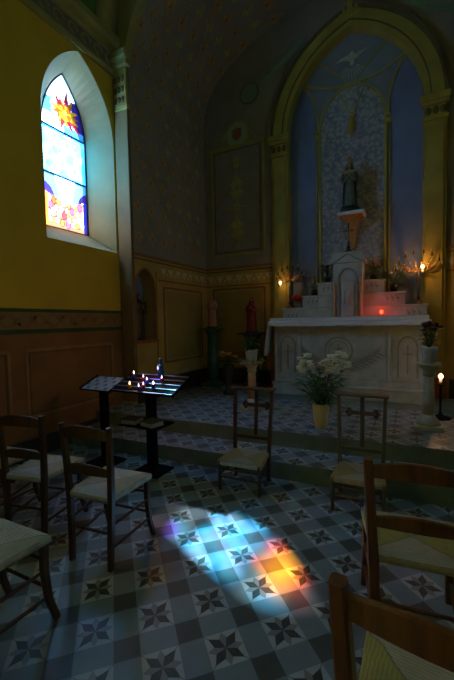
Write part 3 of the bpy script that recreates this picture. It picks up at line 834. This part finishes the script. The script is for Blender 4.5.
# candelabra
def candelabrum(x, y, z, R, lit, label):
    r = thing('candelabrum', label, 'candelabrum', (x, y, z))
    mb('iron_dark').lathe([(.07, 0), (.075, .012), (.04, .03), (.018, .06), (.03, .09), (.014, .13), (.026, .2), (.014, .26), (.028, .36), (.014, .42), (.012, .52)], n=14).build('base', r)
    hub = (0, 0, .48)
    k = 0
    for a in (-80, -58, -34, -12, 12, 34, 58, 80):
        an = math.radians(90-a); ex, ez = R*math.cos(an)*1.0, .50+R*.95*math.sin(an)
        arm = mb('iron_dark'); arm.tube([hub, (ex*.45, 0, hub[2]-.10+ez*.12), (ex*.85, 0, ez-.10), (ex, 0, ez-.05)], .006, 6)
        arm.lathe([(.004, -.06), (.022, -.045), (.024, -.035), (.010, -.03), (.012, -.01), (.013, .0)], (ex, 0, ez), 10)
        ar = arm.build('arm', r)
        c = mb('brass').lathe([(.009, 0), (.009, .055), (.003, .06)], (ex, 0, ez), 8).build('candle', r)
        k += 1
    b = mb('gold_leaf')
    rr = random.Random(int(abs(x)*100))
    for q in range(26):
        an = rr.uniform(.15, 3.0); q2 = rr.uniform(.45, 1)
        pt = (R*q2*.9*math.cos(an), rr.uniform(-.02, .02), .44+R*.85*q2*math.sin(an))
        b.tube([hub, (pt[0]*.6, pt[1], (pt[2]+hub[2])/2-.02), pt], .003, 5); b.ball(pt, .013, 6)
    b.build('ornament', r)
    lx, lz = lit
    fl = mb('wax_white').lathe([(.008, 0), (.014, .01), (.014, .05)], (lx, -.05, lz-.055), 10).build('lit_candle', r)
    mb('flame').lathe([(.003, 0), (.018, .012), (.024, .030), (.018, .048), (.001, .062)], (lx, -.05, lz), 10).build('flame', fl)
    return r
candelabrum(-1.79, 5.86, 1.7005, .24, (-.155, .41), 'dark candelabrum with one lit candle at the left end of the altar shelves')
point((-1.875, 5.74, 2.16), (1, .5, .18), 1.2)
candelabrum(.13, 5.86, 1.7005, .30, (.05, .50), 'dark candelabrum with gilt branches glowing orange at the right end of the altar shelves')
point((.17, 5.74, 2.26), (1, .42, .13), 2.6)
point((.02, 5.70, 2.30), (1, .4, .12), 1.4)  # added light with no flame, brightens the gilt ornament

# plants
def bouquet(name, loc, label, cat, pot, potprof, fol, nleaf, spread, h0, h1, petal=None, nf=0, fr=.02, leafL=.1, leafW=.03, seed=1, grp=None, fh=None, droop=.3):
    rr = random.Random(seed); r = thing(name, label, cat, loc, 0, grp)
    ht = max(z for _, z in potprof)
    mb(pot).lathe(potprof, n=18).build('pot', r)
    b = mb(fol)
    for k in range(nleaf):
        a = rr.uniform(0, 2*PI); t_ = rr.random(); rad = spread*rr.uniform(.1, .8)*(.4+.6*t_); z = ht+(h0)*t_
        p = (rad*math.cos(a), rad*math.sin(a), z)
        if k % 4 == 0: b.tube([(p[0]*.15, p[1]*.15, ht-.03), (p[0]*.6, p[1]*.6, (ht+z)/2), p], .004, 5)
        b.leaf(p, (math.cos(a+rr.uniform(-.8, .8)), math.sin(a+rr.uniform(-.8, .8)), rr.uniform(-.2, .9)), leafL*rr.uniform(.7, 1.3), leafW*rr.uniform(.7, 1.2), droop=droop)
    b.build('foliage', r)
    for k in range(nf):
        if fh: fx, fz = fh[k % len(fh)]; fx += rr.uniform(-.035, .035); fy = rr.uniform(-.07, .04); fz += rr.uniform(-.04, .04)
        else:
            a = rr.uniform(0, 2*PI); q = spread*rr.uniform(.2, 1); fx, fy, fz = q*math.cos(a), q*math.sin(a), ht+rr.uniform(h0*.75, h1)
        f_ = mb(petal)
        for j in range(7):
            an = 2*PI*j/7+k; f_.leaf((fx, fy, fz), (math.cos(an), math.sin(an)-.2, .55), fr*1.3, fr*1.1, droop=.1)
        for j in range(5): f_.leaf((fx, fy, fz), (math.cos(j*1.26+k*2), math.sin(j*1.26+k*2), .05), fr*1.2, fr*.8, droop=.3)
        f_.ball((fx, fy, fz+fr*.2), fr*.75, 7, (1, 1, .7))
        f_.build('flower', r)
    return r
potS = [(.035, 0), (.045, .01), (.058, .10), (.064, .11), (.05, .112), (0, .105)]
bouquet('lily_vase', (-.835, 3.82, .3205), 'tall cream vase of white flowers on the choir floor before the altar', 'flower vase', 'cream',
        [(.055, 0), (.06, .01), (.075, .12), (.088, .24), (.09, .27), (.075, .272), (0, .25)], 'leaf', 230, .34, .34, .5, 'petal_white', 40, .042, .12, .04, 4,
        fh=[(-.20, .72), (-.14, .76), (-.12, .68), (-.22, .64), (.08, .72), (.14, .76), (.22, .72), (.04, .68), (.12, .66), (.22, .78), (-.17, .70), (.27, .72), (.17, .70)])
bouquet('potted_plant', (-1.64, 5.84, 1.7005), 'red and yellow flowers in a small pot on the lowest altar shelf at the left', 'potted plant', 'marble', [(.05, 0), (.06, .05), (.06, .06), (0, .055)], 'petal_yellow', 16, .13, .08, .14, 'petal_red', 9, .05, .07, .03, 11)
bouquet('flower_vase', (-1.38, 5.86, 1.8905), 'dark vase of pale yellow flowers left of the tabernacle', 'flower vase', 'black', [(.05, 0), (.055, .06), (.05, .10), (0, .09)], 'leaf', 40, .10, .15, .22, 'petal_yellow', 6, .028, .08, .02, 12)
bouquet('potted_plant', (-1.17, 5.86, 2.0905), 'dark potted plant with dull pink blooms on the top altar shelf left of the tabernacle', 'potted plant', 'black', [(.05, 0), (.055, .06), (.05, .08), (0, .07)], 'leaf', 50, .11, .16, .2, 'petal_purple', 6, .03, .09, .025, 13)
bouquet('potted_plant', (-.47, 5.86, 2.0905), 'dark potted plant with deep red blooms on the top altar shelf right of the tabernacle', 'potted plant', 'black', [(.05, 0), (.055, .06), (.05, .08), (0, .07)], 'leaf', 50, .11, .14, .2, 'petal_red', 5, .022, .09, .025, 14)
bouquet('flower_vase', (-.19, 5.86, 1.8905), 'dark vase with long pale leaves and one white bloom right of the tabernacle', 'flower vase', 'black', [(.04, 0), (.055, .06), (.05, .12), (0, .11)], 'leaf', 34, .14, .16, .26, 'petal_white', 3, .03, .15, .018, 15, droop=-.1)

def pedestal(x, y, z, label, m_shaft, m_cap, h, prof=None):
    r = thing('pedestal', label, 'pedestal', (x, y, z))
    mb(m_cap).box(-.135, .135, -.135, .135, 0, .05, .008).lathe([(.125, .05), (.115, .075), (.075, .12), (.06, .15)], n=20).build('base', r)
    mb(m_shaft).lathe([(.056, .15), (.058, .3), (.048, h-.14)], n=20).build('shaft', r)
    mb(m_cap).lathe([(.05, h-.14), (.065, h-.12), (.055, h-.10), (.09, h-.04), (.095, h-.03)], n=20).box(-.115, .115, -.115, .115, h-.03, h, .006).build('capital', r)
    return r
pedestal(.20, 4.28, .3205, 'pale stone pedestal standing in front of the right end of the altar', 'stone_pale', 'stone_pale', .70)
bouquet('potted_plant', (.20, 4.28, 1.0210), 'pale blue pot with a dark purple plant on the right-hand pedestal', 'potted plant', 'pot_blue', [(.055, 0), (.065, .01), (.075, .13), (.085, .15), (.085, .17), (.07, .172), (0, .16)], 'leaf', 90, .11, .22, .26, 'petal_purple', 16, .03, .08, .035, 21)
pedestal(-1.84, 4.28, .3205, 'pink stone pedestal standing behind the left kneeler', 'stone_pink', 'stone_pale', .64)
bouquet('potted_plant', (-1.84, 4.28, .961), 'pale blue pot with dark green leaves and pale leaves trailing below on the left pedestal', 'potted plant', 'pot_blue', [(.055, 0), (.065, .01), (.085, .14), (.09, .16), (.075, .162), (0, .15)], 'leaf', 90, .10, .17, .2, None, 0, .03, .09, .04, 22)
b = mb('leaf_pale'); rr = random.Random(31)
for k in range(40):
    a = rr.uniform(0, 2*PI); b.leaf((.125*math.cos(a), .125*math.sin(a), rr.uniform(.01, .04)), (math.cos(a), math.sin(a), rr.uniform(-.1, .5)), rr.uniform(.07, .14), .022, droop=.6)
o = b.build('trailing_greenery', None); o.location = (-1.84, 4.28, .965); tag(o, 'wreath of pale green leaves around the blue pot on the left pedestal', 'greenery')

# altar candle behind the right pedestal
r = thing('candle_stand', 'tall dark candle stand with a burning candle right of the right pedestal', 'candle stand', (.345, 4.75, .3205))
mb('iron').lathe([(.11, 0), (.11, .015), (.03, .04), (.012, .08), (.012, .38), (.05, .40), (.05, .41)], n=16).build('stand', r)
mb('wax_white').lathe([(.018, .41), (.018, .46), (.0, .465)], n=12).build('candle', r)
mb('flame').lathe([(.006, .463), (.022, .476), (.026, .495), (.018, .515), (.004, .530)], n=12).build('flame', r)
point((.31, 4.66, .86), (1, .5, .2), 1.8)

# ------------------------------------------------------------------ statues
def statue(loc, h, label, robe, rz=0, mantle=None, crown=False, base='black', seed=0, child=False, basew=.13, name='statue', baseh=.03):
    r = thing(name, label, 'statue', loc, rz)
    k = h/.75
    b = mb(robe)
    def tw(a, z): return 1+.05*math.sin(a*9+z*4)+.03*math.sin(a*5)
    b.lathe([(.115*k, 0), (.112*k, .05*k), (.100*k, .2*k), (.088*k, .34*k), (.085*k, .42*k), (.098*k, .50*k), (.105*k, .57*k), (.09*k, .61*k), (.04*k, .635*k), (.03*k, .66*k)], (0, 0, baseh), 36, 1, .72, tw)
    b.ball((0, -.005*k, .70*k+baseh), .05*k, 14, (.82, .9, 1.1))
    b.ball((0, -.052*k, .695*k+baseh), .010*k, 6)
    for s in (-1, 1):
        b.tube([(s*.09*k, 0, .58*k+baseh), (s*.115*k, -.02*k, .48*k+baseh), (s*.09*k, -.07*k, .44*k+baseh), (s*.015*k, -.10*k, .50*k+baseh), (s*.006*k, -.105*k, .55*k+baseh)], [.032*k, .036*k, .03*k, .018*k, .008*k], 10)
    o = b.build('figure', r)
    m1 = o.modifiers.new('remesh', 'REMESH'); m1.mode = 'VOXEL'; m1.voxel_size = .0075*k; m1.use_smooth_shade = True
    m2 = o.modifiers.new('smooth', 'SMOOTH'); m2.iterations = 2; m2.factor = .4
    mb(base).lathe([(basew, 0), (basew, baseh*.7), (basew*.92, baseh)], n=8).build('plinth', r)
    f = mb('skin_stat'); f.ball((0, -.014*k, .70*k+baseh), .044*k, 12, (.78, .9, 1.05)); f.ball((0, -.056*k, .692*k+baseh), .008*k, 6); f.ball((0, -.108*k, .535*k+baseh), .014*k, 8, (1, .8, 1.8)); f.build('face_and_hands', r)
    if mantle:
        v = mb(mantle); prof = [(.122*k, .02*k), (.118*k, .2*k), (.108*k, .42*k), (.115*k, .56*k), (.07*k, .64*k), (.058*k, .70*k), (.045*k, .755*k), (.005*k, .77*k)]
        rings = [[(math.cos(PI*(-.12+1.24*q/16))*rr_*1.0, math.sin(PI*(-.12+1.24*q/16))*rr_*.8, z+baseh) for q in range(17)] for rr_, z in prof]
        v.loft(rings, caps=False, closed=False); v.build('mantle', r)
    if crown:
        c = mb('gold_leaf'); c.lathe([(.042*k, .745*k), (.05*k, .80*k), (.03*k, .84*k), (.004*k, .86*k)], (0, 0, baseh), 10)
        c.ball((0, 0, .88*k+baseh), .014*k, 6)
        c.build('crown', r)
        c = mb('gold_leaf'); c.ribbon([(-.105*k, .60*k), (-.05*k, .57*k), (0, .60*k), (.05*k, .57*k), (.105*k, .60*k)], .05*k, lambda u, v, d: (u, -.075*k-d, v+baseh), 0, .02*k); c.build('collar', r)
    if child:
        c = mb(robe); c.tube([(.05*k, -.10*k, .42*k+baseh), (.055*k, -.11*k, .56*k+baseh)], [.035*k, .028*k], 10); c.ball((.055*k, -.11*k, .60*k+baseh), .028*k, 10); c.build('child', r)
    return r
# Virgin on her bracket
r = thing('wall_bracket', 'white and gilt carved bracket on the painted field above the tabernacle', 'bracket', (-.80, YB+.115, 2.62))
mb('linen').box(-.20, .20, -.34, -.002, .50, .545, .008).build('shelf', r)
b = mb('gold_leaf'); b.loft([[(-w, -.002, z), (w, -.002, z), (w, -d, z), (-w, -d, z)] for w, d, z in ((.03, .03, .0), (.04, .05, .12), (.06, .09, .28), (.10, .18, .42), (.16, .29, .4995))], smooth=False); b.ball((0, -.03, -.01), .03, 8); b.build('console', r)
statue((-.83, YB-.07, 3.1655), .68, 'crowned figure in a dark blue green robe on the bracket above the altar', 'blue_stat', 0, 'blue_stat', True, 'black', basew=.15, baseh=.09)
# green column and its figure
def column(x, y, z, h, label, m_, rad):
    r = thing('pedestal', label, 'pedestal', (x, y, z))
    mb(m_).box(-rad*1.6, rad*1.6, -rad*1.6, rad*1.6, 0, .06, .008).lathe([(rad*1.45, .06), (rad*1.3, .09), (rad*1.05, .12)], n=20).build('base', r)
    mb(m_).lathe([(rad*1.02, .12), (rad*1.03, .4), (rad*.92, h-.12)], n=24).build('shaft', r)
    mb(m_).lathe([(rad*.95, h-.12), (rad*1.2, h-.09), (rad*1.1, h-.07), (rad*1.5, h-.03)], n=20).box(-rad*1.7, rad*1.7, -rad*1.7, rad*1.7, h-.03, h, .006).build('capital', r)
column(-3.19, 5.62, .3205, 1.06, 'tall green marble column pedestal in the corner left of the altar', 'green_col', .105)
statue((-3.19, 5.62, 1.381), .56, 'rose-robed saint figure on the green column in the corner', 'pink_stat', .3, None, False, 'iron_dark', basew=.11)
column(-2.40, 5.62, .3205, .98, 'dark pedestal between the pink stone pedestal and the back wall', 'plinth', .12)
statue((-2.40, 5.62, 1.301), .56, 'crimson-robed saint figure on the dark pedestal left of the altar', 'red_stat', 0, 'red_stat', False, 'black', basew=.12)
statue((XC-.13, 4.15, 1.2405), .66, 'dark carved saint holding a child inside the arched wall niche', 'iron_dark', PI/2, 'blue_stat', False, 'black', child=True, basew=.10)
r = bouquet('flower_vase', (-2.58, 5.05, .3205), 'dark floor vase of yellow flowers between the green column and the pink pedestal', 'flower vase', 'plinth',
        [(.09, 0), (.1, .02), (.05, .08), (.05, .2), (.11, .36), (.08, .46), (.09, .48), (.07, .48), (0, .45)], 'leaf', 70, .17, .16, .2, 'petal_yellow', 18, .035, .10, .03, 17)

# ------------------------------------------------------------------ chairs
def chair(label, wood_m, rush_m, grp, loc, rz, pw=.017):
    r = thing('church_chair', label, 'chair', loc, rz, grp)
    def sl(y, z): return y
    post = [(0, -.185, 0), (.004, -.178, .2), (.012, -.172, .44), (.020, -.178, .62), (.032, -.198, .885)]
    for s in (-1, 1):
        b = mb(wood_m); b.tube([(s*(.150+p[0]), p[1], p[2]) for p in post], [.9, 1, 1.05, 1, .85], sq=(pw, pw*1.15)); b.build('back_post', r)
        b = mb(wood_m); b.tube([(s*.190, .222, .0), (s*.184, .186, .12), (s*.181, .170, .28), (s*.180, .176, .44)], [.85, .95, 1, 1.1], sq=(.017, .018)); b.build('leg', r)
    def rail(z0, z1, dip, hw, yy, nm):
        b = mb(wood_m); rings = []
        for i in range(15):
            t_ = i/7-1; x = hw*t_; yb = yy-.028*(1-t_*t_)
            zt = z1+.034*(1-t_*t_); zb = z0+dip*(1-t_*t_)
            rings.append([(x, yb-.008, zb), (x, yb+.008, zb), (x, yb+.008, zt-.006), (x, yb+.003, zt), (x, yb-.004, zt), (x, yb-.008, zt-.006)])
        b.loft(rings, smooth=False); b.build(nm, r)
    rail(.80, .857, .012, .170, -.192, 'top_rail'); rail(.575, .618, .010, .163, -.179, 'middle_rail')
    # seat: woven over a trapezoid, slightly dished
    b = mb(rush_m); N = 12; grid = []
    for j in range(N+1):
        v = j/N; y = -.185+.385*v; hw = .162+.038*v; row = []
        for i in range(N+1):
            u = i/N*2-1; e = max(abs(u), abs(2*v-1))
            z = .462-.010*(1-e*e)-(.014 if e > .97 else 0)-.0
            row.append((hw*u, y, z))
        grid.append(row)
    b.loft(grid, caps=False, closed=False)
    edge = [grid[0][i] for i in range(N+1)]+[grid[j][N] for j in range(1, N+1)]+[grid[N][i] for i in range(N-1, -1, -1)]+[grid[j][0] for j in range(N-1, 0, -1)]
    b.loft([edge, [(x*1.02, y*1.02, z-.012) for x, y, z in edge], [(x*1.015, y*1.015, z-.034) for x, y, z in edge], [(x*.9, y*.9, z-.036) for x, y, z in edge]], caps=False)
    b.face([(x*.9, y*.9, z-.036) for x, y, z in edge])
    b.build('seat', r)
    def st(a, c, rad=.010): b = mb(wood_m); m_ = tuple((a[i]+c[i])/2 for i in range(3)); b.tube([a, m_, c], [rad*.8, rad, rad*.8], 8); b.build('stretcher', r)
    for z in (.16, .30): st((-.187, .186, z+.02), (.187, .186, z+.02))
    for s in (-1, 1):
        for z in (.13, .27): st((s*.155, -.176, z), (s*.187, .186, z+.01))
    st((-.155, -.175, .22), (.155, -.175, .22))
    return r
G1 = 'nave chairs on the left side'
R_ = math.radians
cA = chair('dark wooden chair with pale rush seat nearest the coloured light on the floor', 'wood', 'rush', G1, (-1.765, 1.67, 0), R_(6))
copy_thing(cA, (-2.42, 1.66, 0), R_(13), 'dark wooden chair with rush seat, second in its row from the patch of coloured light')
copy_thing(cA, (-2.93, 1.62, 0), R_(8), 'dark wooden chair cut by the left frame edge beside the other chair backs')
copy_thing(cA, (-1.775, .90, 0), R_(2), 'chair in front at the lower left showing only its rush seat and legs')
cE = chair('reddish wooden ladder-back chair on the right with a yellow rush seat', 'wood_red', 'rush_y', 'nave chairs on the right side', (.022, 1.856, 0), R_(7), .021); cE.scale = (1.1, 1, 1)
copy_thing(cE, (.08, 1.0, 0), R_(-7), 'nearest reddish ladder-back chair at the lower right corner of the picture')

def kneeler(label, loc, rz, tone):
    r = thing('prayer_kneeler', label, 'kneeler', loc, rz, 'prayer kneelers before the altar steps')
    for s in (-1, 1):
        mb(tone).tube([(s*.165, .16, 0), (s*.172, .165, .3), (s*.188, .225, .835)], [1, 1, .9], sq=(.016, .019)).build('back_post', r)
        mb(tone).lathe([(.016, 0), (.013, .05), (.018, .10), (.014, .16), (.019, .20), (.018, .26)], (s*.185, -.165, 0), 10).build('leg', r)
    mb(tone).box(-.225, .215, .18, .28, .838, .858, .006).build('armrest', r)
    b = mb(tone); b.box(-.18, .18, .180, .200, .37, .40, .005); b.build('back_rail', r)
    b = mb(tone)
    Mx = Matrix.Translation((0, .212, 0))@Matrix.Rotation(-.10, 4, 'X')
    b.box(-.018, .018, -.01, .01, .38, .838, .005, Mx@Matrix.Translation((0, .03-.0, -.0)))
    b.box(-.10, .10, -.010, .010, .66, .695, .005, Mx@Matrix.Translation((0, .03, 0)))
    for c in ((-.11, .677), (.11, .677)):
        for q in ((0, .022), (0, -.022), (.018*(1 if c[0] > 0 else -1), 0)): b.ball(Mx@Vector((c[0]+q[0], .03, c[1]+q[1])), .021, 8, (1, .5, 1))
    b.build('cross', r)
    b = mb('rush_d'); b.loft([[(x*k, y*k, z) for x, y in ((-.205,-.18),(.205,-.18),(.175,.17),(-.175,.17))] for k, z in ((.94,.225),(1,.235),(1,.26),(.97,.272),(.5,.266),(.05,.262))], smooth=False); b.build('seat', r)
    for a, c in (((-.185,-.165,.12),(.185,-.165,.12)), ((-.185,-.165,.19),(.185,-.165,.19)), ((-.185,-.165,.14),(-.168,.16,.14)), ((.185,-.165,.14),(.168,.16,.14)), ((-.168,.16,.18),(.168,.16,.18))):
        mb(tone).tube([a, c], .009, 8).build('stretcher', r)
    return r
kneeler('dark wooden prayer kneeler with low rush seat and openwork cross, left of the white flowers', (-1.31, 2.875, 0), R_(3), 'wood')
kneeler('paler prayer kneeler with openwork cross, partly behind the right-hand chair', (-.34, 2.95, 0), R_(2), 'wood_grey')

# ------------------------------------------------------------------ votive stands
def stand(name, loc, w, d, zf, zb, label, rails, post_w):
    r = thing(name, label, 'candle stand', loc)
    mb('iron').box(-.16, .16, -.14, .14, 0, .02, .004).build('base', r)
    zm = (zf+zb)/2
    mb('iron').box(-post_w, post_w, -post_w*.8, post_w*.8, .02, zm-.02, .004).build('post', r)
    T = Matrix.Translation((0, 0, zm))@Matrix.Rotation(math.atan2(zb-zf, d), 4, 'X')
    L = math.hypot(d, zb-zf)
    b = mb('iron'); b.box(-w/2, w/2, -L/2, L/2, -.02, -.008, .003, T)
    for s in (-1, 1): b.box(s*w/2-.006, s*w/2+.006, -L/2, L/2, -.02, .008, .002, T)
    tr = b.build('tray', r)
    if rails:
        for k in range(rails):
            yy = -L/2+.012+(L-.024)*k/(rails-1)
            mb('steel').box(-w/2, w/2, yy-.003, yy+.003, -.006, .004, .001, T).build('rail', r)
    else:
        for i in range(7):
            for j in range(4):
                if (i+j) % 2 == 0: continue
        b = mb('white_paint'); b.box(-w/2+.012, w/2-.012, -L/2+.012, L/2-.012, -.008, -.004, .001, T)
        b.m('slate')
        for i in range(7):
            for j in range(4):
                if (i+j) % 2: u = -w/2+.03+(w-.06)*i/6; v = -L/2+.04+(L-.08)*j/3; b.lathe([(.014, -.004), (.014, -.001), (.001, -.001)], (0, 0, 0), 8) if False else b.box(u-.016, u+.016, v-.02, v+.02, -.004, -.0015, 0, T)
        b.build('checkered_insert', r)
    return r, Matrix.Translation(loc)@T, L
SW, SD = .75, .31
st, T1, L1 = stand('votive_candle_stand', (-2.285, 2.75, 0), SW, SD, .83, .96, 'black iron votive stand with a sloping railed tray of blue candles', 5, .045)
mb('iron').box(-.23, .23, -.22, .08, .50, .515, .003).build('shelf', st)
st2, T2, L2 = stand('votive_candle_stand', (-2.90, 2.72, 0), .43, .26, .815, .92, 'smaller black stand with a pale checkered tray beside the left wall', 0, .04)
for dx, rz, lb in ((-.115, .12, 'closed book with pale pages lying at the left on the votive stand shelf'), (.10, -.2, 'closed book with pale pages lying at the right on the votive stand shelf')):
    bk = thing('prayer_book', lb, 'book', (-2.285+dx*1.15, 2.62, .5155), rz, 'books on the votive stand shelf')
    mb('paper').box(-.085, .080, -.072, .072, .006, .044, .002).build('pages', bk)
    mb('cover').box(-.09, .085, -.077, .077, 0, .006, .001).box(-.09, .085, -.077, .077, .044, .05, .001).box(-.092, -.086, -.077, .077, 0, .05, .002).build('cover', bk)

def votive(u, v, kind, label, lit=True, big=False):
    p = T1@Vector((u, v, .0)); z = p.z+.004
    slope = (.96-.83)/SD
    k = 1.9 if big else 1
    h = .12 if big else .042; rad = .032 if big else .018
    r = thing('votive_candle', label, 'candle', (p.x, p.y, z+slope*rad*.6), 0, 'votive candles on the sloping stand')
    mb(kind).lathe([(rad*.85, 0), (rad, .006), (rad*1.02, h*.8), (rad*.9, h), (rad*.8, h*.95), (0, h*.8)], n=14).build('glass_cup', r)
    if big: mb(kind).lathe([(rad*.55, h), (rad*.6, h+.05), (rad*.4, h+.065), (0, h+.065)], n=14).build('neck', r)
    if lit:
        hz = h*.82 if not big else h*.6
        mb('flame' if lit == 1 else 'flame_dim').lathe([(.002, 0), (.006, .010), (.007, .018), (.004, .030), (.001, .038)], (0, -.0 if not big else -rad-.012, hz), 8).build('flame', r)
    return r
def tray_uv(px, py):       # helper values were measured once in metres on the tray
    return px, py
votive(-.27, .07, 'wax_blue', 'blue votive candle at the far left corner of the tray', 1)
votive(-.165, -.125, 'wax_amber', 'amber yellow votive candle glowing among the blue ones', 1)
votive(-.03, -.150, 'wax_blue', 'blue votive candle nearest the front edge of the tray', 2)
votive(-.02, -.03, 'wax_blue', 'blue votive candle in the middle of the tray behind the small red one', 2)
votive(.105, -.09, 'wax_blue', 'blue votive candle right of the tray centre', 1)
votive(.0, -.115, 'wax_red', 'small dark red votive candle at the tray centre', 2)
votive(-.10, .015, 'wax_red', 'small red votive candle between the back left blue one and the middle', 2)
votive(.13, .02, 'wax_red', 'small red votive candle near the back right of the tray', 2)
votive(.045, .12, 'wax_cyan', 'tall turquoise glass candle at the back of the votive stand', 2, True)
for q, c, e in (((-.17, -.06, .12), (1, .5, .12), .12), ((.0, -.03, .14), (.3, .3, 1), .12), ((-.27, .07, .12), (.6, .45, 1), .06), ((.0, .25, .30), (1, .36, .08), 3.0)):  # last is an added flameless orange light for the wall glow
    point(T1@Vector(q), c, e, .02)
pp = T1@Vector((.3, .2, .15))

# ------------------------------------------------------------------ daylight
w = bpy.data.worlds.new('sky'); scene.world = w; w.use_nodes = True
w.node_tree.nodes['Background'].inputs[0].default_value = (.20, .43, 1.0, 1)
w.node_tree.nodes['Background'].inputs[1].default_value = 16.0
sd = Vector((3.40, -1.37, -4.28))
l = bpy.data.lights.new('sun', 'SUN'); l.energy = 95; l.angle = R_(1.3); l.color = (1, .97, .92)
o = bpy.data.objects.new('sun', l); COL.objects.link(o); o.rotation_euler = sd.to_track_quat('-Z', 'Y').to_euler(); o.location = (-8, 5, 9)
def portal(x, y, rot):
    l = bpy.data.lights.new('window_portal', 'AREA'); l.shape = 'RECTANGLE'; l.size = 2.1; l.size_y = .68; l.cycles.is_portal = True
    o = bpy.data.objects.new('window_portal', l); COL.objects.link(o); o.location = (x, y, 3.78); o.rotation_euler = (0, rot, 0)
for c in WY:
    portal(XN-.47, c, -PI/2); portal(XR+.47, c, PI/2)

# ------------------------------------------------------------------ camera
cam = bpy.data.cameras.new('camera'); co = bpy.data.objects.new('camera', cam); COL.objects.link(co)
f_ = 352.; Yv = Vector((181., 22., -f_)).normalized(); Xv = Vector((687., -6., f_)); Xv = (Xv-Yv*Xv.dot(Yv)).normalized(); Zv = Xv.cross(Yv)
Rm = Matrix((Xv, Yv, Zv)).to_4x4()
co.matrix_world = Matrix.Translation((0, 0, 1.5))@Rm
cam.sensor_fit = 'HORIZONTAL'; cam.sensor_width = 36; cam.lens = f_/454*36; cam.clip_start = .02
scene.camera = co
vs = scene.view_settings; vs.view_transform = 'Standard'; vs.look = 'None'; vs.gamma = 1; vs.use_curve_mapping = False; vs.exposure = 0
